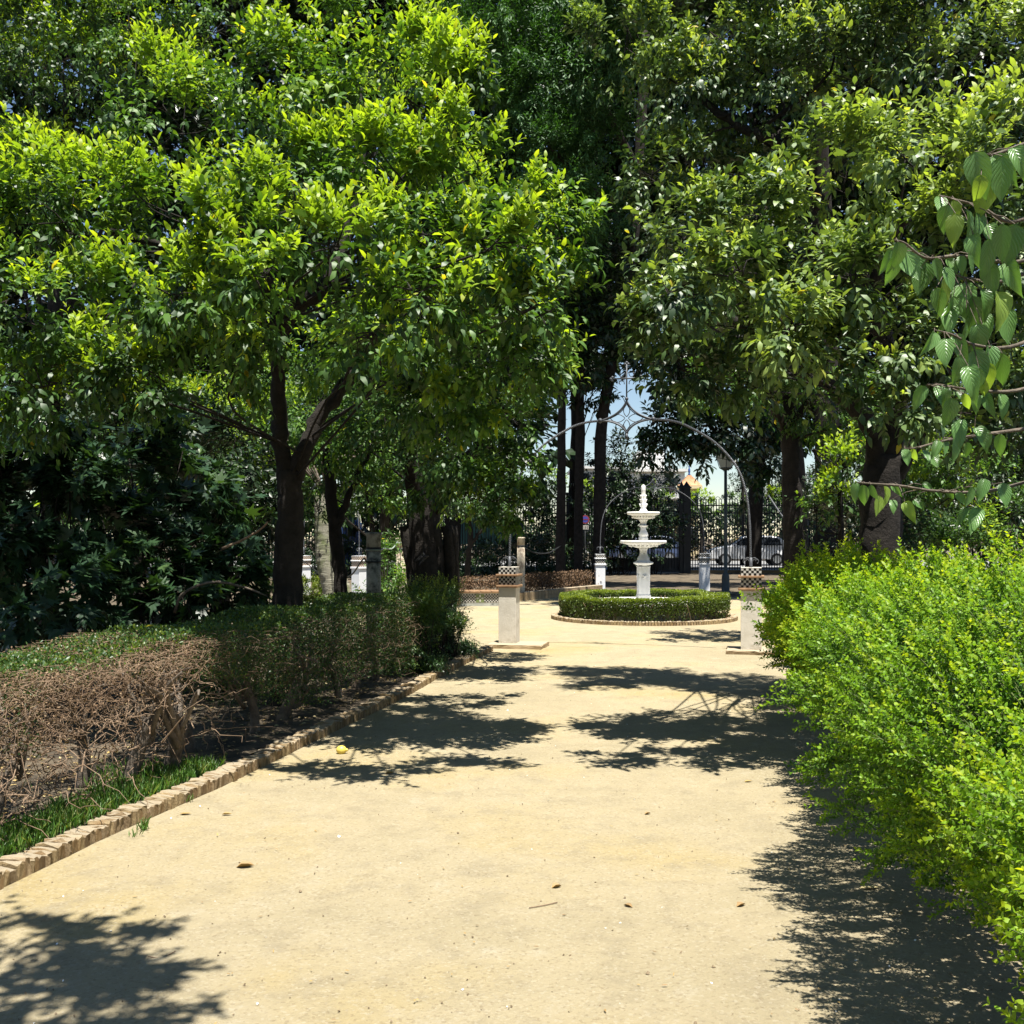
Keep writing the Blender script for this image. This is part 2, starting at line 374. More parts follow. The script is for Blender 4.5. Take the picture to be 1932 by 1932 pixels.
def leaf_mesh(name, t, pos, axis, up, length, width, tint, mat, parent=None, loc=None):
    tv, tf = t; N = len(pos); k = len(tv)
    axis = nrm(axis); side = nrm(np.cross(axis, up)); nn = np.cross(side, axis)
    L = np.broadcast_to(length, (N,)); W = np.broadcast_to(width, (N,))
    v = (pos[:, None] + (tv[None, :, 0] * L[:, None])[..., None] * axis[:, None] + (tv[None, :, 1] * W[:, None])[..., None] * side[:, None]
         + (tv[None, :, 2] * L[:, None])[..., None] * nn[:, None])
    flat = np.concatenate([np.array(f) for f in tf]); tot = np.array([len(f) for f in tf])
    cor = (flat[None] + (np.arange(N) * k)[:, None]).ravel()
    return link_mesh(name, v.reshape(-1, 3), cor, np.tile(tot, N), mat, parent, None, True, np.repeat(tint, k), loc)

class Leaves:
    def __init__(s): s.a = []
    def add(s, pos, ax, up, ln, wd, ti): s.a.append((pos, ax, up, np.broadcast_to(ln, len(pos)), np.broadcast_to(wd, len(pos)), np.broadcast_to(ti, len(pos))))
    def build(s, name, t, mat, parent=None):
        z = [np.concatenate([q[i] for q in s.a]) for i in range(6)]
        return leaf_mesh(name, t, *z, mat, parent)

def unit(n):
    return nrm(rng.normal(size=(n, 3)))

def shoots_on_lobe(LV, c, r, n, leaf, young=.35, droop=.5, m=8, slen=.22, shade=0.0, squash=.85, inner=.6, aspect=.44):
    """n leafy shoots spread through the outer part of one clump of a crown"""
    K = max(5, int(13 * (r / .62) ** 1.2)); kd = unit(K); kd[:, 2] = np.where((kd[:, 2] < -.6) & (rng.random(K) < .6), -kd[:, 2], kd[:, 2])
    kr = inner + .1 + (1.02 - inner) * rng.random(K) ** .5; ky = rng.random(K); kt = rng.normal(size=K) * .10
    w = rng.integers(0, K, n); cc_ = kd[w] * kr[w][:, None]
    q = cc_ + unit(n) * (.36 * rng.random(n) ** .5)[:, None] * np.array((1.15, 1.15, .75))
    fill = rng.random(n) < .22; q = np.where(fill[:, None], unit(n) * (inner + .4 * rng.random(n))[:, None], q)
    rr = np.linalg.norm(q, axis=1); d = nrm(q)
    base = c + q * np.array([1, 1, squash]) * r
    upw = np.array((0, 0, 1.))
    lowz = d[:, 2:3]
    ax = nrm(d * .75 + upw * np.where(lowz > -.1, .65, -droop) + rng.normal(size=(n, 3)) * .33)
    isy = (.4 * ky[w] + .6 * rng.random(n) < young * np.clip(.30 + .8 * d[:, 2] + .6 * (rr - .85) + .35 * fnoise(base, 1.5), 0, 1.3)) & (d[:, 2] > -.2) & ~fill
    sl = slen * rng.uniform(.6, 1.3, n)
    ph = rng.uniform(0, 6.28, n)
    e1 = nrm(np.cross(ax, unit(n))); e2 = np.cross(ax, e1)
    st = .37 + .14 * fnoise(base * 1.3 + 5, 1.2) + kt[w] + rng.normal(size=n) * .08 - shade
    for j in range(m):
        f = (j + .4) / m
        a = ph + j * 2.4
        rad = e1 * np.cos(a)[:, None] + e2 * np.sin(a)[:, None]
        p = base + ax * (sl * f)[:, None]
        spread = 1.05 - .45 * f
        la = nrm(ax * (.35 + .65 * f) + rad * spread + np.where(isy, .25, -.38)[:, None] * upw + rng.normal(size=(n, 3)) * .2)
        up = nrm(upw * .9 + ax * .5 + rng.normal(size=(n, 3)) * .38)
        ln = leaf * rng.uniform(.62, 1.2, n) * np.where(isy & (j > m * .6), .85, 1)
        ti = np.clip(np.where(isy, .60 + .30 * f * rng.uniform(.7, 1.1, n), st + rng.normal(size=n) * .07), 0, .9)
        yl = rng.random(n) < .003
        ti = np.where(yl, 1.0, ti)
        LV.add(p, la, up, ln, ln * aspect * rng.uniform(.8, 1.15, n), ti)
    return base

def limb(mb, pts, r0, r1, sides=9, n=None, rough=.06, jit=0.0):
    pts = np.asarray(pts, float); n = n or max(6, 5 * len(pts)); q = spline(pts, n)
    if jit: q[1:-1] += rng.normal(size=(n - 2, 3)) * jit
    mb.tube(q, np.linspace(r0, r1, n), sides, rough=rough)
    return q

def tree(name, label, group, limbs, lobes, leaf=.082, n=260, mat='orange_leaf', young=.35, bark='bark', tmpl=T_HEX, m=8, slen=.22,
         shade=0, droop=.5, branches=True, base=None, inner=.6, aspect=.44, cat='tree', crown='crown', sides=10, squash=.85, extra=None):
    """limbs: list of (pixel path with depth or world points, r0, r1); lobes: (centre, radius[, factor])"""
    b = np.array(limbs[0][0][0]); root = empty(name, (b[0], b[1], 0), label, cat, group)
    tm = MB(); nodes = []
    for k, (pts, r0, r1) in enumerate(limbs):
        nodes.append(limb(tm, pts, r0, r1, sides if r0 > .05 else 7, None, .05, .012 if k else .006))
    if extra: extra(tm)
    nodes = np.concatenate(nodes)
    LV = Leaves()
    bm_ = MB()
    for lo in lobes:
        c = np.array(lo[0], float); r = lo[1]; r = max(r - 1.1 * leaf - .25 * slen, .55 * r); fac = lo[2] if len(lo) > 2 else 1
        yy = lo[3] if len(lo) > 3 else young
        bs = shoots_on_lobe(LV, c, r, int(n * fac * (lo[1] / .62) ** 1.7), leaf, yy, droop, m, slen, shade, squash, inner, aspect)
        if branches:
            q = nodes[np.argsort(np.linalg.norm(nodes - c, axis=1) + .4 * np.abs(nodes[:, 2] - (c[2] - .5)))[:16][rng.integers(0, min(16, len(nodes)))]]
            mid = (q + c) / 2 + rng.normal(size=3) * .2 + np.array((0, 0, .12))
            limb(bm_, [q, mid, c], max(.012, r * .035), .006, 6, 9, .05)
            for i in rng.integers(0, len(bs), 6):
                limb(bm_, [c + rng.normal(size=3) * r * .15, (c + bs[i]) / 2 + rng.normal(size=3) * .06, bs[i]], .006, .002, 4, 5, 0)
    under(root, tm.build('trunk', M[bark]))
    if branches and bm_.n: under(root, tag(bm_.build('branches', M[bark]), kind='stuff'))
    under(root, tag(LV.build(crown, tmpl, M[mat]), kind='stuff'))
    return root

def LB(lst):
    out = []
    for t in lst:
        px, py, rp, D = t[:4]; out.append((P(px, py, D), rp * D / F) + tuple(t[4:]))
    return out
def PX(lst): return [P(*t) for t in lst]

# ---- orange tree with the forked trunk behind the clipped hedge on the left
def burl(tm):
    tm.ball(P(572, 1052, 9.42), .075, 0, 8, (1, 1, 1.2)); tm.ball(P(565, 1030, 9.35), .05, 0, 8)
    tm.tube(spline([P(528, 1035, 9.5), P(508, 1010, 9.45), P(497, 985, 9.4)], 8), [.11, .1, .095, .09, .09, .085, .08, .06], 9, rough=.05)
tree('orange_tree', 'orange tree with forked dark trunk and bright crown, left of the sand path', 'orange trees along the path',
     [(PX([(538, 1340, 9.5), (540, 1220, 9.5), (543, 1110, 9.5), (546, 980, 9.5), (548, 890, 9.5)]), .165, .11),
      (PX([(540, 905, 9.5), (528, 820, 9.5), (524, 730, 9.4), (520, 620, 9.2), (500, 480, 9.0)]), .085, .05),
      (PX([(555, 905, 9.5), (575, 850, 9.5), (605, 780, 9.6), (665, 710, 9.7), (740, 600, 9.8), (850, 480, 9.7)]), .085, .04),
      (PX([(518, 640, 9.2), (560, 575, 9.1), (620, 530, 9.1), (650, 440, 9.3), (690, 300, 9.5), (760, 180, 9.6)]), .095, .035),
      (PX([(520, 640, 9.2), (440, 560, 8.9), (330, 480, 8.6), (200, 430, 8.6)]), .06, .03)],
     LB([(330, 250, 165, 9.2), (560, 190, 160, 8.06), (770, 190, 150, 7.9), (690, 60, 150, 10), (860, 330, 140, 7.73), (990, 450, 130, 7.56),
         (930, 560, 150, 7.39), (740, 360, 150, 7.39), (800, 460, 120, 7.14), (540, 400, 120, 6.97), (340, 430, 170, 7.9), (130, 440, 170, 7.9), (200, 600, 160, 7.3),
         (410, 570, 130, 7.3), (90, 720, 140, 7.3), (280, 720, 110, 7.4), (450, 680, 85, 7.5), (800, 600, 150, 7.31), (970, 670, 110, 7.39),
         (700, 640, 100, 9.6), (760, 730, 100, 9.4), (860, 760, 120, 7.9), (1020, 560, 100, 7.56), (30, 580, 150, 7.5), (0, 350, 150, 8.5), (480, 290, 120, 9),
         (-40, 760, 120, 7.6), (870, 140, 70, 8.06), (640, 470, 95, 6.1), (790, 560, 95, 6.1), (930, 470, 95, 6.3), (1010, 580, 75, 6.4), (700, 640, 80, 6.2), (620, 610, 120, 10.6, .8), (860, 430, 140, 10.8, .8), (720, 270, 150, 11, .8), (980, 540, 100, 10.4, .8), (930, 600, 100, 9.0, .8), (1020, 570, 75, 9.1, .8), (470, 610, 105, 6.7), (495, 520, 75, 6.3), (430, 430, 95, 6.6), (330, 560, 95, 6.5), (400, 520, 100, 6.8), (620, 330, 90, 7.4), (1060, 450, 60, 7.6)]), n=250, young=.72)
# ---- the yellowing tree behind its top left
tree('orange_tree', 'twiggy orange tree with yellowing leaves behind the top left crown', 'orange trees along the path',
     [(PX([(90, 1230, 13.5), (95, 900, 13.5), (100, 600, 13.5), (110, 350, 13.5)]), .15, .06)],
     LB([(120, 120, 150, 13), (-20, 180, 150, 13), (260, 90, 130, 13), (60, 0, 170, 13.4), (240, -40, 160, 13.5), (420, 40, 130, 13.5), (30, 320, 120, 13)]), n=200, young=.85, m=7)
# ---- orange tree with the old gnarled trunk next to the pillar
def gnarl(tm):
    for dx, dr in ((-.18, .10), (-.06, .13), (.12, .11), (.24, .10), (.30, .07)):
        b = P(806, 1235, 13.9) + np.array((dx * 1.15, -.12 + abs(dx) * .3, -.02))
        tm.tube(spline([b, b + np.array((-dx * .25, .05, .35)), b + np.array((-dx * .1 + .03, .08, .75)), b + np.array((dx * .1, .1, 1.25)), b + np.array((dx * .2 - .06, .1, 1.75))], 16), np.linspace(dr * 1.1, dr * .75, 16), 9, rough=.12)
tree('orange_tree', 'old gnarled thick-trunked orange tree beside the left checkered pillar', 'orange trees along the path',
     [(PX([(806, 1234, 14), (808, 1150, 14), (802, 1020, 14), (796, 930, 14)]), .30, .20),
      (PX([(792, 960, 14), (775, 880, 13.8), (760, 780, 13.5), (740, 640, 13)]), .15, .06),
      (PX([(826, 960, 14), (865, 880, 13.5), (930, 820, 12.8), (980, 720, 12.4)]), .12, .05)],
     LB([(870, 850, 105, 11.5), (950, 890, 85, 11.4), (975, 800, 65, 11.5), (800, 890, 75, 12.2), (890, 940, 75, 11.3), (960, 950, 55, 11.4), (730, 800, 110, 13), (660, 860, 80, 13.5),
         (760, 640, 150, 13), (930, 700, 110, 12.5), (1000, 640, 80, 12.5), (600, 760, 100, 14)]), n=230, young=.12, droop=.9, extra=gnarl)
# ---- big right-hand orange tree
tree('orange_tree', 'large orange tree with several dark stems behind the tall bright hedge', 'orange trees along the path',
     [(PX([(1668, 1290, 10.8), (1665, 1100, 10.8), (1660, 960, 10.8), (1668, 860, 10.8)]), .24, .19),
      (PX([(1660, 900, 10.8), (1640, 800, 10.6), (1560, 720, 10.2), (1480, 690, 9.9), (1380, 600, 9.6)]), .11, .04),
      (PX([(1675, 890, 10.8), (1690, 760, 10.6), (1665, 640, 10.2), (1640, 560, 10), (1612, 470, 9.8), (1660, 380, 9.6), (1660, 250, 9.5)]), .12, .04),
      (PX([(1615, 480, 9.8), (1560, 400, 9.7), (1480, 275, 9.6), (1395, 240, 9.7), (1280, 150, 10)]), .075, .03),
      (PX([(1640, 560, 10), (1690, 440, 9.6), (1760, 330, 9.2)]), .07, .03),
      (PX([(1690, 900, 10.8), (1740, 820, 10.5), (1800, 720, 9.8)]), .09, .04)],
     LB([(1280, 470, 120, 7.74), (1270, 600, 100, 7.57), (1420, 440, 140, 7.74), (1400, 600, 150, 7.31), (1290, 690, 75, 7.57), (1530, 570, 130, 7.31), (1540, 700, 120, 7.14),
         (1690, 660, 110, 6.97), (1680, 760, 100, 6.97), (1580, 330, 120, 7.74), (1720, 320, 160, 7.31), (1800, 180, 180, 8.5), (1640, 160, 160, 9.2), (1440, 170, 140, 9.8),
         (1290, 180, 110, 10), (1180, 90, 110, 10.5), (1340, 60, 140, 10), (1550, 40, 150, 9.6), (1760, 40, 150, 9), (1860, 450, 140, 6.88), (1400, 730, 75, 7.74),
         (1860, 780, 130, 7.74), (1950, 300, 150, 6.88), (1950, 620, 150, 7.22), (1230, 330, 70, 9.6), (1440, 330, 70, 10.2), (1770, 520, 110, 7.4), (1500, 480, 90, 7.57), (1330, 320, 80, 9.8), (1270, 560, 80, 6.6), (1390, 510, 100, 6.5), (1490, 620, 100, 6.5), (1600, 520, 100, 6.6), (1400, 640, 90, 10.4, .8), (1320, 420, 110, 10.6, .8)]), n=250, young=.45, mat='orange_leaf_pale')
tree('orange_tree', 'small sunlit yellow-green orange sapling between the right trunks', 'orange trees along the path',
     [(PX([(1590, 1260, 12), (1588, 1050, 12), (1585, 930, 12)]), .05, .03)],
     LB([(1580, 880, 45, 11.8), (1560, 930, 40, 11.8), (1540, 960, 35, 12), (1610, 850, 40, 12), (1600, 950, 40, 12)]), n=160, young=.8, m=7)
tree('orange_tree', 'slim-trunked orange tree standing left of the right-hand stems', 'orange trees along the path',
     [(PX([(1500, 1206, 16), (1498, 1000, 16), (1492, 880, 16), (1485, 760, 16), (1470, 650, 16)]), .18, .10),
      (PX([(1490, 830, 16), (1440, 740, 15.6), (1380, 680, 15.4)]), .08, .04), (PX([(1490, 800, 16), (1560, 720, 15.6)]), .07, .04)],
     LB([(1370, 720, 75, 15), (1440, 730, 75, 15), (1480, 700, 80, 15.4), (1540, 760, 80, 15.4), (1600, 780, 90, 15.5), (1420, 640, 110, 15.5), (1700, 800, 100, 15), (1760, 870, 90, 14.5), (1840, 900, 90, 14.5)]), n=200, young=.1, droop=.9)
# ---- slim shaded trees among the shrubs on the left
tree('slim_tree', 'slim shaded trunk between the palm stump and the stone column', 'slim shaded trees on the left',
     [(PX([(645, 1235, 14), (642, 1100, 14), (632, 1000, 14), (622, 900, 14), (615, 780, 14)]), .10, .07), (PX([(634, 1000, 14), (660, 930, 14), (700, 840, 14)]), .06, .03)],
     LB([(640, 880, 90, 14.5), (560, 850, 80, 15), (690, 930, 60, 14.6), (600, 960, 40, 15, .7)]), n=200, young=.3, leaf=.075)
tree('slim_tree', 'thin crooked brown trunk in the bed left of the near pillar', 'slim shaded trees on the left',
     [(PX([(888, 1120, 27), (882, 1090, 27), (884, 1050, 27), (888, 1010, 27), (880, 960, 27)]), .09, .06), (PX([(886, 1030, 27), (910, 1000, 27), (940, 970, 27)]), .05, .03)],
     LB([(880, 930, 60, 27), (940, 940, 60, 27)]), n=160, young=.1, leaf=.12, m=6)
for i, (px, D, lab) in enumerate(((250, 17, 'sunlit loose tree deep behind the dark left shrubs'), (420, 19, 'yellow-green sunlit tree seen behind the forked trunk'), (720, 22, 'shaded tree behind the two stone columns'))):
    tree('slim_tree', lab, 'slim shaded trees on the left', [(PX([(px, HY + F * EYE / D, D), (px + 5, 950, D), (px - 8, 750, D)]), .12, .06)],
         LB([(px, 860, 110, D), (px - 90, 800, 110, D), (px + 95, 820, 110, D), (px + 20, 700, 120, D), (px - 110, 930, 90, D), (px + 80, 930, 80, D)]), n=130, young=.75 if i < 2 else .2, leaf=.11, m=7, tmpl=T_QUAD)

# ---- tall dark trees round the fountain and behind
tree('acacia_tree', 'tall feathery dark green acacia above the fountain gap', 'tall dark trees behind',
     [(PX([(1128, 1104, 34), (1131, 950, 34), (1136, 800, 34), (1165, 620, 34), (1195, 450, 34), (1205, 330, 34), (1212, 190, 34), (1220, 60, 34)]), .2, .16), (PX([(1205, 330, 34), (1150, 220, 33), (1090, 130, 32)]), .16, .06),
      (PX([(1195, 450, 34), (1120, 360, 32), (1040, 280, 31)]), .14, .05)],
     LB([(960, 110, 95, 31), (1060, 170, 110, 31), (1040, 300, 90, 31), (1120, 90, 100, 31), (1060, 400, 80, 31), (970, 220, 80, 31), (1120, 260, 75, 31), (1090, 480, 70, 32), (1180, 120, 60, 32), (930, 20, 110, 31), (1080, 10, 110, 31), (1150, 400, 50, 33)]),
     leaf=.18, n=70, mat='acacia_leaf', tmpl=T_QUAD, m=14, slen=.7, young=0, droop=.6, aspect=.32, inner=.35)
tree('magnolia_tree', 'black-shaded broad-leaved magnolia hanging over the fountain', 'tall dark trees behind',
     [(PX([(1505, 1125, 27.5), (1500, 1000, 27.5), (1496, 850, 27.5), (1470, 700, 27.5), (1440, 500, 27.5)]), .36, .2), (PX([(1470, 720, 27.5), (1380, 690, 27), (1290, 740, 26.5), (1230, 800, 26)]), .14, .03),
      (PX([(1450, 600, 27.5), (1300, 560, 27), (1180, 600, 26.5)]), .14, .05)],
     LB([(1290, 800, 75, 26), (1250, 850, 45, 26), (1350, 820, 60, 26), (1230, 800, 40, 26, .7), (1400, 780, 80, 26.5), (1450, 860, 50, 27), (1460, 740, 90, 27), (1300, 700, 80, 26), (1270, 610, 90, 26), (1380, 640, 110, 26.5),
         (1245, 885, 22, 26, .8), (1300, 875, 20, 26, .7), (1425, 920, 45, 27), (1400, 500, 120, 27), (1270, 500, 90, 26.5), (1200, 560, 45, 26), (1255, 830, 55, 26), (1320, 815, 60, 26), (1375, 830, 50, 26), (1425, 820, 50, 26), (1290, 760, 60, 26), (1330, 870, 35, 26), (1215, 850, 35, 26), (1390, 870, 40, 26)]),
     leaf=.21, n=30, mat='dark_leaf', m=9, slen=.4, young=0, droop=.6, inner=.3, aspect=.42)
for px, D, lab, lob in ((1060, 33, 'left of two straight dark trunks by the railing', [(1060, 700, 65), (1020, 640, 80), (1090, 600, 90), (1050, 520, 100), (1110, 700, 45), (1150, 560, 70)]),
                        (1094, 34, 'right of two straight dark trunks by the railing, with signs in front', [(1110, 650, 70), (1140, 740, 38, .8), (1160, 640, 60), (1120, 560, 90), (1090, 745, 35), (1170, 480, 60), (1150, 700, 50), (1185, 660, 40)])):
    tree('dark_tree', lab, 'tall dark trees behind', [(PX([(px - 3, HY + F * EYE / D, D), (px - 2, 950, D), (px, 800, D), (px + 2, 650, D), (px + 8, 450, D)]), .16, .11)],
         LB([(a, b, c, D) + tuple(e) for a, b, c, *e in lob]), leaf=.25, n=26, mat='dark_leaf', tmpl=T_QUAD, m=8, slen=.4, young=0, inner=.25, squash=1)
# broad dark crowns that close the view above and beside the gap
def backdrop(px, D, lab, lob, n=15, leaf=.50):
    tree('dark_tree', lab, 'tall dark trees behind', [(PX([(px, HY + F * EYE / D, D), (px + 10, 800, D), (px, 500, D), (px + 15, 150, D)]), .35, .18)],
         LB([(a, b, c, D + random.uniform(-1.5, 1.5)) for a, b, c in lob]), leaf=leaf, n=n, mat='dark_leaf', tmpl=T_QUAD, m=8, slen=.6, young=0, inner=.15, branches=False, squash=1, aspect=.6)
backdrop(120, 40, 'tall dark tree far behind the left shrubs', [(x, y, 150) for x in (-120, 60, 240) for y in (-60, 150, 360, 570, 760, 900)])
backdrop(480, 42, 'tall dark tree far behind the forked orange tree', [(x, y, 150) for x in (380, 540, 680) for y in (-60, 150, 360, 570, 760, 890)])
backdrop(850, 40, 'tall dark tree far behind the gnarled trunk', [(x, y, 140) for x in (800, 930) for y in (-60, 130, 320, 500, 680, 830)])
backdrop(1080, 44, 'tall black-green tree filling the top of the gap', [(x, y, 120) for x in (990, 1100, 1200) for y in (-60, 100, 260, 420, 560)] + [(1010, 660, 90), (1100, 660, 80), (1180, 600, 70)])
backdrop(1420, 44, 'tall dark tree behind the right orange crown', [(x, y, 140) for x in (1310, 1460, 1600) for y in (-60, 130, 320, 500, 640)] + [(1480, 780, 90), (1600, 800, 110)])
backdrop(1780, 40, 'tall dark tree far behind the white urn', [(x, y, 150) for x in (1720, 1880, 2040) for y in (-60, 150, 360, 570, 760, 900)])

# ------------------------------------------------------------------ shrubs
def shrub(name, label, group, lobes, mat='dark_leaf', leaf=.1, n=120, tmpl=T_QUAD, young=0, stems=5, cat='shrub', m=8, aspect=.44, inner=.3, slen=.22, droop=.4, bark='bark', squash=.9):
    c = np.mean([l[0] for l in lobes], axis=0); g = np.array((c[0], c[1], 0.0))
    root = empty(name, tuple(g), label, cat, group); LV = Leaves(); st = MB()
    for lo in lobes:
        shoots_on_lobe(LV, np.array(lo[0]), lo[1], int(n * (lo[2] if len(lo) > 2 else 1) * (lo[1] / .5) ** 1.7), leaf, young, droop, m, slen, 0, squash, inner, aspect)
        for i in range(stems):
            b = g + np.append(rng.normal(size=2) * .12, 0); b[:2] = b[:2] * .6 + np.array(lo[0])[:2] * .4
            e = np.array(lo[0]) + unit(1)[0] * lo[1] * .8
            limb(st, [b, (b + e) / 2 + rng.normal(size=3) * .08, e], .016, .005, 5, 7, 0)
    under(root, tag(st.build('stem', M[bark]), kind='stuff')); under(root, tag(LV.build('foliage', tmpl, M[mat]), kind='stuff'))
    return root
G1 = 'dark shrubs filling the bed on the left'
shrub('fig_shrub', 'dark lobed-leaf shrub at the far left edge behind the clipped hedge', G1,
      LB([(40, 900, 110, 9.6), (20, 1050, 100, 9.2), (120, 1120, 70, 8.8), (150, 980, 110, 9.8), (60, 1160, 60, 8.2), (-60, 980, 110, 9)]), 'fig_leaf', .15, 130, T_FIG, m=5, aspect=.9)
shrub('fig_shrub', 'dark lobed-leaf shrub in the middle of the left bed', G1,
      LB([(270, 900, 110, 10.8), (280, 1040, 95, 10.4), (340, 1100, 70, 10), (210, 1130, 60, 9.6), (390, 960, 70, 11)]), 'fig_leaf', .15, 120, T_FIG, m=5, aspect=.9)
shrub('fig_shrub', 'low lobed-leaf shrub just left of the forked trunk', G1,
      LB([(410, 1060, 55, 10.2), (440, 1110, 50, 10.2), (370, 1135, 50, 9.6), (475, 1125, 40, 10.4)]), 'fig_leaf', .15, 110, T_FIG, m=5, aspect=.9)
shrub('laurel_shrub', 'tall dark leafy shrub behind the forked trunk', G1,
      LB([(430, 860, 90, 13), (470, 960, 70, 13), (380, 1020, 70, 13), (330, 880, 90, 14), (220, 830, 100, 14), (100, 800, 110, 13.5)]), 'dark_leaf', .11, 170, young=.25)
shrub('laurel_shrub', 'dark shrub between the stone columns', G1, LB([(735, 1080, 40, 17), (740, 1040, 30, 18), (725, 1120, 40, 16)]), 'orange_leaf', .08, 200)

# bent bare branch arching over the shrubs
mb = MB(); limb(mb, PX([(330, 1155, 9.4), (345, 1120, 9.3), (400, 1098, 9.3), (460, 1108, 9.4), (505, 1125, 9.5)]), .016, .008, 6, 14); tag(mb.build('bare_branch', M['pale_bark']), 'pale arched bare branch bending over the dark left shrubs', 'branch')
mb = MB(); limb(mb, PX([(420, 1035, 9.6), (455, 1020, 9.5), (490, 1000, 9.4), (505, 985, 9.35)]), .014, .008, 6, 10); tag(mb.build('bare_branch', M['dry_twig']), 'short pale dead branch sticking out left of the forked trunk', 'branch')
shrub('clipped_bush', 'sunlit rounded clipped bush right of the forked trunk', 'sunlit clipped bushes on the left', LB([(588, 1118, 28, 20.5), (600, 1128, 22, 20.3), (575, 1128, 22, 20.3)]), 'ring_leaf', .06, 420, T_QUAD, young=.7, m=9, inner=.5, slen=.12, aspect=.55)
shrub('clipped_bush', 'sunlit flat clipped hedge left of the forked trunk', 'sunlit clipped bushes on the left', LB([(480, 1122, 24, 20.5), (510, 1121, 24, 20.5), (530, 1122, 22, 20.5)]), 'ring_leaf', .06, 420, T_QUAD, young=.7, m=9, inner=.5, slen=.12, aspect=.55)
G2 = 'dark bushes along the railing'
for i, (px, lab) in enumerate(((400, 'low black-green bush at the railing, far left'), (560, 'low black-green bush at the railing behind the palm stump'), (700, 'low black-green bush at the railing behind the columns'), (840, 'low black-green bush at the railing behind the gnarled trunk'), (960, 'low black-green bush at the railing above the near pillar'), (1040, 'low black-green bush at the railing below the dark trunks'))):
    D = 40 if i < 4 else 36
    shrub('laurel_shrub', lab, G2, LB([(px - 50, 1062, 38, D), (px + 10, 1060, 40, D), (px + 60, 1062, 38, D), (px, 1085, 35, D - 1.5), (px + 50, 1085, 35, D - 1.5)] if i < 5 else [(1030, 1075, 30, D), (1075, 1078, 28, D), (1110, 1080, 26, D)]), 'dark_leaf', .16, 60, m=7)
for i, (px, py, r, D, lab) in enumerate(((1010, 1000, 55, 42, 'tall dark bush left of the two dark trunks'), (1175, 985, 55, 43, 'dark bush behind the fountain top, inside the railing'), (1230, 960, 50, 43.5, 'ivy-covered dark bush behind the fountain spire'),
                                         (1150, 900, 55, 43, 'leaning dark bush right of the dark trunks'))):
    shrub('laurel_shrub', lab, G2, LB([(px, py, r, D), (px - r * .6, py + 60, r * .7, D), (px + r * .5, py + 50, r * .7, D), (px + 5, py - r * .8, r * .7, D)]), 'dark_leaf', .2, 45, m=7, stems=3)
G3 = 'street trees beyond the railing'
def street_tree(px, py, r, D, lab, young=.7, mat='orange_leaf', lob=None):
    tree('street_tree', lab, G3, [(PX([(px, HY + F * EYE / D, D), (px + 2, 1010, D), (px, py, D)]), .13, .07)],
         LB(lob or [(px, py, r, D), (px - r * .7, py + r * .3, r * .7, D), (px + r * .7, py + r * .3, r * .7, D), (px, py + r * .7, r * .7, D)]), leaf=.2, n=42, young=young, m=7, mat=mat, tmpl=T_QUAD, inner=.4, branches=False)
street_tree(1322, 945, 28, 68, 'rounded sunlit street tree below the tiled turret')
street_tree(1235, 935, 32, 70, 'sunlit street tree behind the fountain spire', .5)
street_tree(1115, 930, 30, 72, 'bright street tree seen between the two dark trunks', .9)
street_tree(1400, 960, 40, 71, 'street tree above the parked white car', .2)
street_tree(1400, 830, 70, 57, 'dark street tree added over the white car to shade it', .1, 'dark_leaf', [(1330, 820, 50, 55), (1400, 800, 70, 54.5), (1470, 820, 70, 54.5), (1400, 850, 50, 55.5), (1480, 870, 50, 55)])  # added so that its crown keeps the car and road in shade
street_tree(1450, 905, 60, 74, 'dark street tree right of the lamp lantern', .1, 'dark_leaf')
street_tree(1560, 930, 60, 74, 'dark street tree behind the right trunks', .1, 'dark_leaf')
street_tree(1030, 905, 34, 74, 'pale street tree left of the two dark trunks', .7)
street_tree(1475, 935, 30, 73, 'yellow-lit street tree right of the lamp', 1.0)
street_tree(900, 960, 50, 72, 'street tree seen under the gnarled orange tree', .5)

# ------------------------------------------------------------------ round plaza: kerbs, hedge ring, fountain
def brick_mesh(name, mat, L=.0505, W=.13, H=.092, rg=.0036):
    a = L / 2 - .003; c = .010
    pr = [(-a, 0), (a, 0), (a, H - c), (a - c, H), (-a + c, H), (-a, H - c)]
    V = []
    for y in (-W / 2, -W / 6, W / 6, W / 2):
        k = .90 if abs(y) > W * .4 else 1.0
        V += [(x * (1 if k == 1 else .95), y, z * (1 if z < .02 else (.965 if k < 1 else 1))) for x, z in pr]
    V = np.array(V) + rng.normal(size=(24, 3)) * rg * np.array((.6, 1, .8))
    fs = [tuple(range(5, -1, -1)), tuple(range(18, 24))] + [(j * 6 + i, j * 6 + (i + 1) % 6, (j + 1) * 6 + (i + 1) % 6, (j + 1) * 6 + i) for j in range(3) for i in range(6)]
    m = MB(); m.add(V, fs); o = m.build(name, mat); me = o.data; bpy.data.objects.remove(o); return me
BR = [brick_mesh('brick', M['brick']) for _ in range(5)] + [brick_mesh('brick', M['brick_old']) for _ in range(4)]
def place_brick(parent, x, y, z, rz, s=(1, 1, 1)):
    o = bpy.data.objects.new('brick', random.choice(BR)); COL.objects.link(o); o.parent = parent
    o.location = (x - parent.location.x, y - parent.location.y, z); o.rotation_euler = (random.gauss(0, .025), random.gauss(0, .03), rz + random.gauss(0, .025) + random.choice((0, math.pi)))
    o.scale = (s[0] * random.uniform(.95, 1.06), s[1] * random.uniform(.95, 1.04), s[2] * random.uniform(.94, 1.05))
k = empty('brick_kerb', (-1.8, 7, 0), 'long kerb of weathered bricks on edge along the left of the path', 'kerb')
dl = np.r_[0, np.cumsum(np.linalg.norm(np.diff(KERB, axis=0), axis=1))]
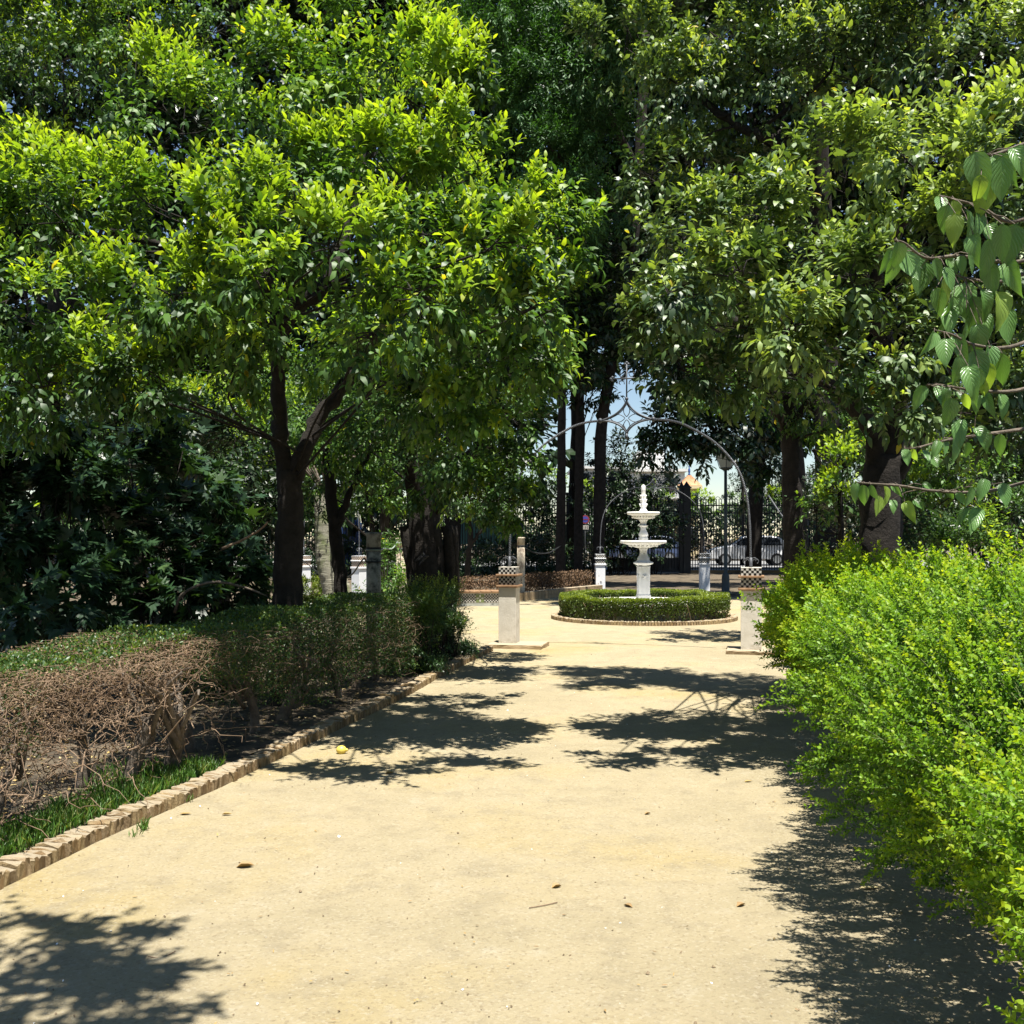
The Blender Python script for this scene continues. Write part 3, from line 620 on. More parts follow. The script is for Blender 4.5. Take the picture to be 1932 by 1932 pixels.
for s in np.arange(.05, dl[-1], .0505):
    x, y = np.interp(s, dl, KERB[:, 0]), np.interp(s, dl, KERB[:, 1]); x2, y2 = np.interp(s + .05, dl, KERB[:, 0]), np.interp(s + .05, dl, KERB[:, 1])
    a = math.atan2(y2 - y, x2 - x); nx, ny = -math.sin(a), math.cos(a)
    off = .066 + random.gauss(0, .004)
    place_brick(k, x + nx * off, y + ny * off, -.012 + random.gauss(0, .004) + (.012 if random.random() < .06 else 0), a)
k = empty('brick_kerb', (FX, FY, 0), 'low ring of pale bricks round the fountain hedge', 'kerb')
RK = 1.73
nb = 200
for i in range(nb):
    t = 2 * math.pi * i / nb; place_brick(k, FX + RK * math.cos(t), FY + RK * math.sin(t), -.01, t + math.pi / 2, (1.02, .95, .95))
mb = MB()   # dark raised kerb of the bed behind the plaza
arc = [P(850, 1146, 23.4), P(980, 1135, 25.5), P(1060, 1128, 27.5), P(1130, 1120, 29.5)]
q = spline([(p[0], p[1], 0) for p in arc], 40)
for i in range(39):
    c = (q[i] + q[i + 1]) / 2; d = q[i + 1] - q[i]; mb.box((c[0], c[1], .10), (np.linalg.norm(d) * .9, .24, .22), math.atan2(d[1], d[0]))
tag(mb.build('brick_kerb', M['brick_old']), 'dark raised brick kerb of the bed behind the left pillar', 'kerb')
hb = Leaves(); n = 9000
t = rng.random(n); pb = q[(t * 38).astype(int)] + np.c_[rng.normal(size=n) * .12 - .1, rng.uniform(.25, .9, n), rng.random(n) ** .7 * .62]
hb.add(pb, unit(n) + np.array((0, 0, .4)), unit(n) + np.array((0, 0, .8)), .06, .03, rng.random(n) * .5)
hroot = empty('clipped_hedge', tuple(q[20]), 'brownish shaded low hedge behind the left pillar', 'hedge'); under(hroot, tag(hb.build('foliage', T_QUAD, M['dry_leaf']), kind='stuff'))
sm = MB()
for i in range(60):
    b = q[int(rng.random() * 38)] + np.array((0, rng.uniform(.3, .85), 0)); limb(sm, [b, b + np.append(rng.normal(size=2) * .08, .3), b + np.append(rng.normal(size=2) * .15, .62)], .009, .003, 4, 5)
under(hroot, tag(sm.build('stem', M['bark']), kind='stuff'))

# hedge ring round the basin
R0, R1, HT = 1.27, 1.63, .47
rh = empty('hedge_ring', (FX, FY, 0), 'neatly clipped ring of low green hedge round the white fountain', 'hedge')
LV = Leaves()
n = 40000
th_ = rng.uniform(0, 2 * math.pi, n); face = rng.random(n)
r_ = np.where(face < .40, R1 - np.abs(rng.normal(size=n)) * .05, np.where(face < .78, rng.uniform(R0, R1, n), np.where(face < .90, R0 + np.abs(rng.normal(size=n)) * .05, rng.uniform(R0, R1, n))))
z_ = np.where((face >= .40) & (face < .78), HT - np.abs(rng.normal(size=n)) * .035, HT * (1 - rng.random(n) ** 1.35 * .93))
thin = (z_ < .2) & (fnoise(np.c_[np.cos(th_) * 6, np.sin(th_) * 6, z_ * 6], 1.3) > -.25)
keep = ~(thin & (rng.random(n) < .72)); th_, r_, z_ = th_[keep], r_[keep], z_[keep]; n = len(th_)
edge = np.clip((z_ - HT + .08) / .08, 0, 1); r_ = np.where(r_ > (R0 + R1) / 2, r_ - edge * .03, r_)
pos = np.c_[r_ * np.cos(th_), r_ * np.sin(th_), z_]; pos += (fnoise(pos * 5, 1) * .025)[:, None]
out = np.c_[np.cos(th_), np.sin(th_), np.zeros(n)] * np.sign(r_ - (R0 + R1) / 2)[:, None] * .5 + np.array((0, 0, .55)) + rng.normal(size=(n, 3)) * .5
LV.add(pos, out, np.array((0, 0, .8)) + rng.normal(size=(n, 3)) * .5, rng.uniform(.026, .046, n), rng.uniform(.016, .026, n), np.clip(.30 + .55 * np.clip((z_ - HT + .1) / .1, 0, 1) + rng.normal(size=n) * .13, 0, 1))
n = 22000; th_ = rng.uniform(0, 6.2832, n); r_ = rng.uniform(R0 + .02, R1 - .02, n); z_ = (.10 + .36 * rng.random(n)) ; z_ = np.where(rng.random(n) < .8, np.maximum(z_, .2 + .2 * rng.random(n)), z_)
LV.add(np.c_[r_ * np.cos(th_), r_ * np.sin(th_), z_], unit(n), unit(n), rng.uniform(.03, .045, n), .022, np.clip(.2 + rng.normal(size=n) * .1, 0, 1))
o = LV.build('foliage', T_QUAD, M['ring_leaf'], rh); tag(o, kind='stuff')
sm = MB()
for i in range(240):
    t = rng.uniform(0, 6.283); r = rng.uniform(R0 + .08, R1 - .07)
    b = np.array((r * math.cos(t), r * math.sin(t), 0)); sm.tube(spline([b, b + np.append(rng.normal(size=2) * .03, .15), b + np.append(rng.normal(size=2) * .09, .38)], 5), np.linspace(.009, .004, 5), 4)
sm.build('stem', M['dry_twig'], rh)
mb = MB(); mb.lathe([(1.60, .004), (1.60, .03), (1.2, .035)], (FX, FY, 0), 48); tag(mb.build('planting_bed.002', M['soil']), kind='structure')

# white stone fountain
fo = empty('fountain', (FX, FY, 0), 'white two-tiered stone fountain in the middle of the hedge ring', 'fountain', rz=math.radians(8))
mb = MB(); mb.lathe([(1.20, 0), (1.20, .26), (1.23, .28), (1.23, .335), (1.21, .345), (1.05, .345), (1.03, .33), (1.03, .30), (.02, .29)], (0, 0, 0), 64); mb.build('pool', M['stone_white'], fo)
def sq(mb, prof, c=.72):
    """square section with chamfered corners stacked to a profile"""
    V = []; n = 8
    for r, z in prof:
        k = r * c if r > 0 else 0
        V += [(r, -k, z), (r, k, z), (k, r, z), (-k, r, z), (-r, k, z), (-r, -k, z), (-k, -r, z), (k, -r, z)]
    fs = [(i * 8 + j, i * 8 + (j + 1) % 8, (i + 1) * 8 + (j + 1) % 8, (i + 1) * 8 + j) for i in range(len(prof) - 1) for j in range(8)]
    fs += [tuple(range(7, -1, -1)), tuple(range((len(prof) - 1) * 8, len(prof) * 8))]; mb.add(V, fs)
mb = MB(); sq(mb, [(.150, .285), (.150, .36), (.128, .385), (.122, .40), (.122, .45), (.116, .455), (.116, .462), (.108, .468), (.108, .99), (.118, .995), (.118, 1.005), (.110, 1.01), (.110, 1.02)], .82)
mb.build('shaft', M['stone_white'], fo)
for i in range(4):
    a = i * math.pi / 2; mb = MB(); cx, cy = .112 * math.cos(a), .112 * math.sin(a)
    for j, (dx, dz, r) in enumerate(((0, 0, .026), (.028, .012, .018), (-.028, .012, .018), (.02, -.026, .016), (-.02, -.026, .016), (0, .034, .016))):
        mb.ball((cx - math.sin(a) * dx, cy + math.cos(a) * dx, .82 + dz), r, 0, 6, (1, 1, 1))
    mb.build('mask', M['stone_white'], fo)
    mb = MB(); w = .05
    for sx in (-1, 1): mb.box(((.1105) * math.cos(a) - math.sin(a) * sx * w, (.1105) * math.sin(a) + math.cos(a) * sx * w, .64), (.008, .012, .30), a)
    mb.build('moulding', M['stone_white'], fo)
mb = MB(); mb.lathe([(.11, 1.02), (.125, 1.03), (.165, 1.05), (.192, 1.068), (.196, 1.082), (.185, 1.092), (.16, 1.10), (.135, 1.115), (.122, 1.13), (.118, 1.14), (.118, 1.175), (.110, 1.18), (.104, 1.19), (.085, 1.215), (.072, 1.25), (.067, 1.29), (.070, 1.32), (.083, 1.345), (.092, 1.352), (.092, 1.362)], (0, 0, 0), 40); mb.build('collar', M['stone_white'], fo)
mb = MB(); mb.lathe([(.09, 1.362), (.14, 1.372), (.20, 1.388), (.27, 1.412), (.335, 1.438), (.37, 1.448), (.41, 1.455), (.438, 1.458), (.446, 1.468), (.448, 1.485), (.446, 1.505), (.438, 1.512), (.415, 1.512), (.38, 1.495), (.25, 1.46), (.05, 1.45)], (0, 0, 0), 64)
mb.build('lower_basin', M['stone_white'], fo)
mb = MB()
for i in range(20):
    a = 2 * math.pi * i / 20; mb.ball((.262 * math.cos(a), .262 * math.sin(a), 1.406), .026, 0, 6, (1, 1, .7))
tag(mb.build('leaf_frieze', M['stone_white'], fo), kind='stuff')
mb = MB(); mb.lathe([(.092, 1.45), (.092, 1.535), (.088, 1.56), (.082, 1.575), (.074, 1.582), (.076, 1.59), (.090, 1.605), (.093, 1.625), (.088, 1.65), (.070, 1.685), (.057, 1.715), (.052, 1.74), (.055, 1.765)], (0, 0, 0), 32)
mb.build('baluster', M['stone_white'], fo); mb = MB(); mb.lathe([(.055, 1.76), (.060, 1.775), (.080, 1.790), (.094, 1.80), (.088, 1.806), (.062, 1.80), (.055, 1.82), (.054, 1.85), (.062, 1.875), (.085, 1.905), (.092, 1.912), (.092, 1.925)], (0, 0, 0), 40, lobes=8, lobe=.06); mb.build('leaf_cup', M['stone_white'], fo)
mb = MB(); mb.lathe([(.09, 1.925), (.13, 1.928), (.165, 1.934), (.192, 1.945), (.212, 1.965), (.222, 1.985), (.24, 1.998), (.27, 2.008), (.305, 2.016), (.317, 2.026), (.319, 2.045), (.316, 2.06), (.308, 2.066), (.29, 2.064), (.2, 2.04), (.05, 2.03)], (0, 0, 0), 56, lobes=0); mb.build('upper_basin', M['stone_white'], fo)
mb = MB()
for i in range(24):
    a = 2 * math.pi * i / 24; mb.ball((.212 * math.cos(a), .212 * math.sin(a), 1.968), .019, 0, 6, (.8, .8, 1.5))
tag(mb.build('gadroon', M['stone_white'], fo), kind='stuff')
mb = MB(); mb.lathe([(.088, 2.03), (.088, 2.07), (.080, 2.085), (.064, 2.105), (.052, 2.13), (.048, 2.16), (.052, 2.19), (.052, 2.24), (.048, 2.30), (.046, 2.36), (.042, 2.42), (.040, 2.46), (.043, 2.475), (.046, 2.49), (.042, 2.51), (.043, 2.53), (.042, 2.55), (.034, 2.575), (.018, 2.59), (.004, 2.594)], (0, 0, 0), 28)
for z, r, s in ((2.215, .060, .022), (2.305, .052, .019), (2.385, .048, .017)):
    for i in range(6):
        a = i * math.pi / 3 + z * 9; mb.tube([(r * .8 * math.cos(a), r * .8 * math.sin(a), z - .055), (r * 1.02 * math.cos(a), r * 1.02 * math.sin(a), z - .015), (r * 1.32 * math.cos(a), r * 1.32 * math.sin(a), z + .01)], [s * .6, s * .8, s * .4], 6)
mb.build('finial', M['stone_white'], fo)

# ------------------------------------------------------------------ checkered pillars and iron arches
def tile_band(z0, rows, w, cols=8, inv=0):
    mb = MB(); h = rows * w / cols; mb.box((0, 0, z0 + h / 2), (w - .006, w - .006, h), 0, 2)
    t = w / cols; g = .0016
    for f in range(4):
        a = f * math.pi / 2; ca, sa = math.cos(a), math.sin(a)
        for i in range(cols):
            for j in range(rows):
                u0, u1 = -w / 2 + i * t + g / 2, -w / 2 + (i + 1) * t - g / 2; v0, v1 = z0 + j * t + g / 2, z0 + (j + 1) * t - g / 2
                if (i in (0, cols - 1)): u0, u1 = max(u0, -w / 2 + .001), min(u1, w / 2 - .001)
                d0 = w / 2 - .004; d1 = w / 2 + random.uniform(-.0006, .0006)
                L = [(u0, -d0, v0), (u1, -d0, v0), (u1, -d0, v1), (u0, -d0, v1), (u0, -d1, v0), (u1, -d1, v0), (u1, -d1, v1), (u0, -d1, v1)]
                mb.add([(x * ca - y * sa, x * sa + y * ca, z) for x, y, z in L], [(4, 5, 6, 7), (0, 1, 5, 4), (1, 2, 6, 5), (2, 3, 7, 6), (3, 0, 4, 7)], (i + j + inv) % 2)
    return mb
def pillar(label, loc, rz, white=False, slab=None, w=.255, tall=1.0, brown=False):
    p = empty('pillar', loc, label, 'pillar', 'white pillars with checkered tile caps', rz)
    body = M['plaster_white'] if white else M['plaster']; led = M['plaster_white'] if white else M['terracotta']
    z = .06 if slab else 0.0
    if slab:
        m = MB(); sx, sy, ox, oy = slab; n = 9; V = []
        for zz, k in ((0, 1), (.05, .995), (.064, .97)):
            for i in range(4 * n):
                e, f = divmod(i, n); f = f / n; q_ = [(-1 + 2 * f, -1), (1, -1 + 2 * f), (1 - 2 * f, 1), (-1, 1 - 2 * f)][e]
                V.append((ox + q_[0] * sx / 2 * k + rng.normal() * .006, oy + q_[1] * sy / 2 * k + rng.normal() * .006, zz))
        N = 4 * n; m.add(V, [(i + j * N, (i + 1) % N + j * N, (i + 1) % N + (j + 1) * N, i + (j + 1) * N) for j in (0, 1) for i in range(N)] + [tuple(range(2 * N, 3 * N))]); m.build('slab', M['stone_white'] if white else M['brick_old'], p)
    hs = .80 * tall; m = MB(); m.box((0, 0, z + hs / 2 - .02), (w, w, hs + .04)); s_ = m.build('shaft', body, p)
    bv = s_.modifiers.new('bevel', 'BEVEL'); bv.width = .006; bv.segments = 2
    z += hs
    def ledge(z, h, e):
        m = MB(); m.box((0, 0, z + h / 2), (w + e, w + e, h)); o = m.build('ledge', led, p); b = o.modifiers.new('bevel', 'BEVEL'); b.width = .007; b.segments = 2
    if white: ledge(z - .05, .05, .045)
    ledge(z, .034, .07) if not white else None
    z += .034 if not white else 0.001
    tm = [M['tile_brown'] if brown else M['tile_black'], M['tile_white'], M['grout']]
    tag(tile_band(z, 4, w - .006, inv=0).build('tile_band', tm, p), kind='stuff'); z += 4 * (w - .006) / 8
    ledge(z, .030, .035 if white else .07); z += .030
    tag(tile_band(z, 3, w - .006, inv=1).build('tile_band', tm, p), kind='stuff'); z += 3 * (w - .006) / 8
    m = MB(); m.box((0, 0, z + .004), (w - .004, w - .004, .008)); m.build('cap', body, p)
    return p
RZ = math.radians(-13)
NL = np.array((-.04, 14.87, 0)); NR = np.array((3.245, 14.02, 0))
pillar('weathered checkered pillar left of the path on a broad brick slab', tuple(NL), RZ, slab=(.80, .62, .14, -.06))
pillar('weathered checkered pillar right of the path half hidden by the tall hedge', tuple(NR), RZ, slab=(.66, .6, .0, .0), w=.275)
FL = np.array((2.53, 29.7, 0)); FR = np.array((5.64, 30.3, 0))
pillar('clean white checkered pillar left behind the fountain', tuple(FL), math.radians(2), True, w=.27, tall=1.02)
pillar('clean white checkered pillar right behind the fountain, near the lamp', tuple(FR), math.radians(-3), True, w=.285, tall=1.02)
LA = P(678, HY + F * EYE / 27, 27); LB_ = P(573, HY + F * EYE / 28.2, 28.2)
pillar('sunlit white pillar with brown-checkered cap right behind the palm stump', tuple(LA), math.radians(52), True, brown=True, w=.29)
pillar('white pillar with brown-checkered cap just right of the forked trunk', tuple(LB_), math.radians(48), True, brown=True, w=.27)

def arch(label, A, B, medH=3.255, cross=True, base=1.14, r=.018, group='iron arches between the pillars', med=1.0):
    A = np.array(A); B = np.array(B); mid = (A + B) / 2; L = np.linalg.norm(B - A); ang = math.atan2(B[1] - A[1], B[0] - A[0])
    root = empty('iron_arch', tuple(mid), label, 'arch', group, ang); H = L / 2; k = H / 1.695
    def w(pts): return [(s, 0, z) for s, z in pts]
    sc = (medH - 1.2) / 2.055
    prof = [(.37, 3.215), (.60, 3.19), (.83, 3.11), (1.2, 2.88), (1.49, 2.55), (1.62, 2.2), (1.675, 1.76), (1.69, base + .02)]
    for sgn in (-1, 1):
        q = spline(w([(sgn * (s * k if s > .4 else s * med), 1.2 + (z - 1.2) * sc) for s, z in prof]), 330)
        m = MB(); m.tube(q, r, 4, twist=70, smooth=False); m.build('twisted_rod', M['iron'], root)
        m = MB(); m.tube([(sgn * .36 * med, 0, q[0][2]), (sgn * .385 * med, 0, q[0][2])], r * 2.0, 10); m.ball((sgn * .372 * med, 0, q[0][2]), r * 1.9, 0, 6); m.build('ring', M['iron'], root)
        m = MB()   # scrolls standing on the pillar top
        for d in (-1, 1):
            for f in (1, .7):
                t = np.linspace(0, 4.4, 18); rr = .055 * f * (1 - t / 6)
                m.tube(np.c_[sgn * 1.69 * k + d * (.075 * f - rr * np.cos(t)), np.zeros(18), base + .03 + .07 / f + rr * np.sin(t)], .006, 5)
        m.tube([(sgn * 1.69 * k, 0, base - .02), (sgn * 1.69 * k, 0, base + .05), (sgn * 1.69 * k, 0, base + .16)], [.03, .022, .024], 8); m.build('scroll', M['iron'], root)
    cz = 1.2 + (3.25 - 1.2) * sc
    m = MB(); tip = {'l': (-.36 * med, -.035), 'r': (.36 * med, -.035), 't': (0, .235 * med), 'b': (0, -.225 * med)}
    for a, b in (('l', 't'), ('t', 'r'), ('r', 'b'), ('b', 'l')):
        pa, pb = np.array(tip[a]), np.array(tip[b]); c = (pa + pb) / 2 * .42
        for f, rr in ((1, .014 * med), (.84, .007)):
            t = np.linspace(0, 1, 16)[:, None]; q = ((1 - t) ** 2 * pa + 2 * t * (1 - t) * c + t * t * pb) * f
            m.tube(np.c_[q[:, 0], np.zeros(16), cz + q[:, 1]], rr, 6)
    for d in (0, 1, 2, 3):   # cusped tracery inside
        a = d * math.pi / 2
        for sg in (-1, 1):
            t = np.linspace(0, 1, 14); px_ = .17 * (1 - t) + .02; py_ = sg * .055 * np.sin(t * math.pi) ** .8
            xx = (px_ * math.cos(a) - py_ * math.sin(a)) * med * (1.2 if d % 2 == 0 else .8); zz = (px_ * math.sin(a) + py_ * math.cos(a)) * med * (1 if d % 2 == 0 else 1)
            m.tube(np.c_[xx, np.zeros(14), cz - .01 + zz], .006, 5)
    m.tube([(0, 0, cz - .30 * med), (0, 0, cz - .225 * med)], [.026 * med, .014], 8)
    m.build('medallion', M['iron'], root)
    if cross:
        m = MB(); zc = cz + .545; m.tube([(0, 0, cz + .23), (0, 0, zc + .2)], .011, 6); m.tube([(-.2, 0, zc), (.2, 0, zc)], .012, 6)
        for x, z in ((-.2, 0), (.2, 0), (0, .2)):
            d = np.array((x, z)) / .2; e = np.array((-d[1], d[0]))
            for p in (d * .022, e * .022, -e * .022): m.ball((x + p[0], 0, zc + z + p[1]), .02, 0, 6, (1, .5, 1))
        for sx in (-1, 1):
            for sz in (-1, 1):
                t = np.linspace(-.4, 4.2, 16); rr = .046 * (1 - t / 9)
                m.tube(np.c_[sx * (.075 - rr * np.cos(t) * .9), np.zeros(16), zc + sz * (.062 - rr * np.sin(t))], .006, 5)
        m.ball((0, 0, cz + .26), .026, 0, 6); m.build('cross', M['iron'], root)
    return root
arch('wrought iron arch with pierced medallion and cross spanning the two weathered pillars', NL, NR)
arch('thinner iron arch seen behind the fountain between the white pillars', FL, FR, 3.05, cross=False, r=.016, med=.9)
arch('iron arch with twisted rods over the sunlit pillars on the left', LB_, LA, 3.2, cross=False, r=.016)

# ------------------------------------------------------------------ stone columns, palm stump, bench, ropes
def column(label, p, top, r, mat, band=True):
    c = empty('stone_column', (p[0], p[1], 0), label, 'column', 'old stone columns in the bed')
    m = MB(); m.lathe([(r * 1.05, 0), (r * 1.02, .3), (r, .8), (r * .98, top - .21)], (0, 0, 0), 24); m.build('shaft', M[mat], c)
    m = MB(); m.lathe([(r * .98, top - .208), (r * .98, top - .05), (r * 1.02, top - .045), (r * 1.13, top - .03), (r * 1.14, top - .008), (r * 1.08, top), (r * .2, top + .005)], (0, 0, 0), 24); m.build('capital', M['column_stone'] if mat == 'column_stone' else M['column_cream'], c)
    m = MB(); m.lathe([(r * 1.0, top - .232), (r * 1.05, top - .23), (r * 1.05, top - .205), (r * 1.0, top - .203)], (0, 0, 0), 24); m.build('iron_band', M['iron_dark'], c)
    return c
C1 = P(705, 1230, 14.2); C2 = P(757, 1167, 20); C3 = P(983, 1130, 26)
column('grey-green mossy stone column with dark stains, behind the hedge', C1, 1.64, .102, 'column_stone')
column('pale cream stone column left of the gnarled trunk', C2, 1.56, .105, 'column_cream')
column('small pale stone column above the left checkered pillar', C3, 1.57, .098, 'column_cream')
st = MB(); D = 18.2
q = spline(PX([(640, 1184, D), (636, 1120, D), (620, 1060, D), (616, 1000, D), (612, 930, D)]), 60); rr = np.interp(np.arange(60), [0, 10, 22, 40, 59], [.36, .27, .225, .205, .19])
rr = rr * (1 + .02 * np.sin(np.arange(60) * 1.9)); st.tube(q, rr, 18, rough=.018)
pr = empty('palm_trunk', tuple(q[0] * np.array((1, 1, 0))), 'thick grey-green palm trunk with ring scars and dark gashes', 'palm')
m_, n_, l_, b_ = mat_new('palm_bark'); v = coords(n_, l_); sp = n_.new('ShaderNodeMapping'); sp.inputs['Scale'].default_value = (3, 3, 26); l_.new(v, sp.inputs[0])
f1 = noise(n_, l_, sp.outputs[0], 2.0, 6, .7); f2 = noise(n_, l_, v, 3.0, 5, .6)
sp2 = n_.new('ShaderNodeMapping'); sp2.inputs['Scale'].default_value = (7, 7, 1.6); l_.new(v, sp2.inputs[0]); f3 = noise(n_, l_, sp2.outputs[0], 1.5, 5, .7)
cc = ramp(n_, l_, f1, [(.35, (.16, .15, .11)), (.65, (.38, .36, .28))]); cc = mix(n_, l_, ramp(n_, l_, f2, [(.45, (0, 0, 0)), (.6, (1, 1, 1))]), cc, (.15, .17, .075)); cc = mix(n_, l_, ramp(n_, l_, f3, [(.60, (0, 0, 0)), (.64, (1, 1, 1))]), cc, (.02, .018, .014))
l_.new(cc, b_.inputs['Base Color']); b_.inputs['Roughness'].default_value = .95; bump(n_, l_, b_, f1, .02); M['palm_bark'] = m_
under(pr, st.build('trunk', m_))
fr = MB()
for i in range(14):
    a = i * 2.4; b = q[-1]; e = b + np.array((math.cos(a) * 1.1, math.sin(a) * 1.1, rng.uniform(.5, 1.2))); limb(fr, [b, (b + e) / 2 + np.array((0, 0, .3)), e], .025, .008, 5, 10)
under(pr, fr.build('frond_stalk', M['pale_bark']))

def rope(name, pts, r, mat, label, cat, sides=6, n=30):
    m = MB(); m.tube(spline(pts, n), r, sides); return tag(m.build(name, M[mat]), label, cat)
def wrap(c, z, r): return [(c[0] + r * math.cos(a), c[1] + r * math.sin(a), z) for a in np.linspace(-2.6, .4, 6)]
rope('hose', wrap(C1, 1.40, .112) + PX([(725, 1035, 14.6), (740, 1035, 15.8), (750, 1022, 18.5)]) + wrap(C2, 1.46, .113), .011, 'hose', 'pale hose slung between the mossy column and the cream column', 'hose', 6, 70)
rope('rope', wrap(LB_ + np.array((.0, -.3, 0)), 1.02, .05)[:1] + PX([(600, 1080, 24), (625, 1096, 20), (650, 1090, 17), (665, 1083, 15.5), (685, 1055, 14.4)]) + wrap(C1, 1.24, .108), .012, 'iron_dark', 'dark slack rope hanging from the mossy column past the palm', 'rope', 6, 60)
def chain(pts, label, n):
    c = empty('chain', tuple(pts[0]), label, 'chain', 'iron chains by the columns'); q = spline(pts, n); m = MB(); t = nrm(np.gradient(q, axis=0))
    for i in range(n):
        e = np.cross(t[i], (0, 0, 1.0)); e /= max(np.linalg.norm(e), 1e-6); f = np.cross(t[i], e); s = e if i % 2 else f; L = np.linalg.norm(q[-1] - q[0]) / n * .75
        a = np.linspace(0, 2 * math.pi, 9); m.tube(q[i] + np.outer(np.cos(a) * L, t[i]) + np.outer(np.sin(a) * L * .5, s), min(L * .2, .006), 4, cap=False)
    under(c, m.build('links', M['iron_dark'])); return c
chain([tuple(C2 + np.array((.11, -.05, 1.22 - C2[2]))), P(775, 1062, 17), P(785, 1063, 14.5), P(800, 1050, 12.9)], 'rusty chain from the cream column to the gnarled trunk', 46)
chain([tuple(C3 + np.array((.1, 0, 1.3 - C3[2]))), P(1010, 1043, 28), P(1035, 1043, 30), P(1058, 1030, 32.6)], 'thin chain sagging from the small column to the dark trunks', 150)
rope('cable', PX([(1450, 935, 17.5), (1470, 965, 17.2), (1495, 1000, 16.8), (1520, 1035, 16.4)]), .014, 'iron', 'grey twisted stay cable slanting down by the slim right trunk', 'cable', 5, 20)

bn = empty('tiled_bench', tuple(GP(905, 1144)), 'low tiled bench with terracotta seat behind the left pillar', 'bench', rz=math.radians(6))
m = MB(); m.box((.02, .24, .03), (1.42, .46, .06)); m.build('base', M['column_stone'], bn)
m = MB(); m.box((.02, .25, .18), (1.36, .42, .24)); m.build('body', M['plaster'], bn)
m = MB(); t = .032
for i in range(42):
    for j in range(6):
        x0 = -.66 + i * t
        if 18 <= i <= 23: continue
        m.box((x0 + t / 2, .036, .085 + (j + .5) * t), (t * .94, .012, t * .94), 0, (i + j) % 2)
tag(m.build('tile_band', [M['tile_black'], M['tile_white']], bn), kind='stuff')
m = MB(); m.box((.012, .036, .181), (.185, .012, .19), 0, 0)
for a in range(4): m.prism([(.012 + math.cos(a * 1.5708 + dx) * rr, .029, .181 + math.sin(a * 1.5708 + dx) * rr) for dx, rr in ((-.5, .03), (-.28, .07), (0, .085), (.28, .07), (.5, .03))], (0, -.004, 0), 1)
m.build('medallion_tile', [M['tile_green'], M['tile_white']], bn)
for i in range(6):
    m = MB(); m.box((-.60 + i * .248, .245, .327), (.243, .52, .05)); o = m.build('seat_tile', M['terracotta'], bn); b = o.modifiers.new('bevel', 'BEVEL'); b.width = .012; b.segments = 2

# ------------------------------------------------------------------ lamp post
LPX = P(1369, 1122, 28.3); lp = empty('lamp_post', (LPX[0], LPX[1], 0), 'tall dark lamp post with a four-sided glass lantern right of the fountain', 'lamp post', rz=math.radians(38))
m = MB(); m.lathe([(.16, 0), (.16, .06), (.11, .1), (.105, .45), (.10, .52), (.075, .58), (.05, .60), (.047, 1.5), (.04, 3.42)], (0, 0, 0), 16); m.build('pole', M['lamp_paint'], lp)
def frustum(mb, w0, z0, w1, z1, mat=0): 
    V = [(x * w / 2, y * w / 2, z) for w, z in ((w0, z0), (w1, z1)) for x, y in ((-1, -1), (1, -1), (1, 1), (-1, 1))]
    mb.add(V, [(3, 2, 1, 0), (4, 5, 6, 7)] + [(i, (i + 1) % 4, 4 + (i + 1) % 4, 4 + i) for i in range(4)], mat)
m = MB(); frustum(m, .10, 3.40, .24, 3.46); frustum(m, .24, 3.46, .24, 3.48)
for sx, sy in ((-1, -1), (1, -1), (1, 1), (-1, 1)): m.tube([(sx * .115, sy * .115, 3.47), (sx * .20, sy * .20, 3.86)], .012, 4)
frustum(m, .44, 3.85, .42, 3.87); m.build('frame', M['lamp_paint'], lp)
for i in range(4):
    a = i * math.pi / 2; ca, sa = math.cos(a), math.sin(a); m = MB()
    L = [(-.10, -.108, 3.485), (.10, -.108, 3.485), (.185, -.194, 3.845), (-.185, -.194, 3.845)]; L = [(x * ca - y * sa, x * sa + y * ca, z) for x, y, z in L]
    m.prism(L, (sa * -.004, ca * .004, 0)); m.build('pane', M['lamp_glass'], lp)
m = MB(); frustum(m, .52, 3.87, .50, 3.885); frustum(m, .50, 3.885, .16, 4.0); frustum(m, .10, 4.0, .08, 4.05); m.ball((0, 0, 4.07), .03, 0, 6); m.build('roof', M['lamp_paint'], lp)

# ------------------------------------------------------------------ railing, gate, signs, car, buildings
BAR = MB(); BAR.tube([(0, 0, .1), (0, 0, 3.2)], .02, 5); b0 = BAR.build('bar', M['iron_dark']); BARM = b0.data; bpy.data.objects.remove(b0)
def railing(label, x0, x1, y, group='iron railings along the street', sp=.115, posts=2.6):
    n = int((x1 - x0) / sp); r = empty('iron_railing', (x0, y, 0), label, 'railing', group)
    for i in range(n):
        o = bpy.data.objects.new('bar', BARM); COL.objects.link(o); o.parent = r; o.location = (i * sp, 0, .04)
    L = x1 - x0
    for z in (.22, 2.62, 2.95):
        m = MB(); m.box((L / 2, 0, z), (L, .03, .05)); m.build('rail', M['iron_dark'], r)
    m = MB()
    for i in range(0, n - 1, 2):
        t = np.linspace(0, math.pi, 7); m.tube(np.c_[(i + .5) * sp - np.cos(t) * sp * .5 * 1.9, np.zeros(7), 3.2 + .13 * np.sin(t)], .012, 4)
    tag(m.build('hoop_row', M['iron_dark'], r), kind='stuff')
    for x in np.arange(0, L + .1, posts):
        m = MB(); m.box((x, .06, 1.7), (.09, .09, 3.4)); m.ball((x, .06, 3.46), .07, 0, 6); m.build('post', M['iron_dark'], r)
    m = MB(); m.box((L / 2, 0, .06), (L, .3, .14)); m.build('plinth', M['brick_old'], r)
railing('long black iron railing left of the gate behind the shrubs', -13.2, 3.9, 45)
railing('black iron railing right of the gate in front of the white car', 7.75, 17.0, 45)
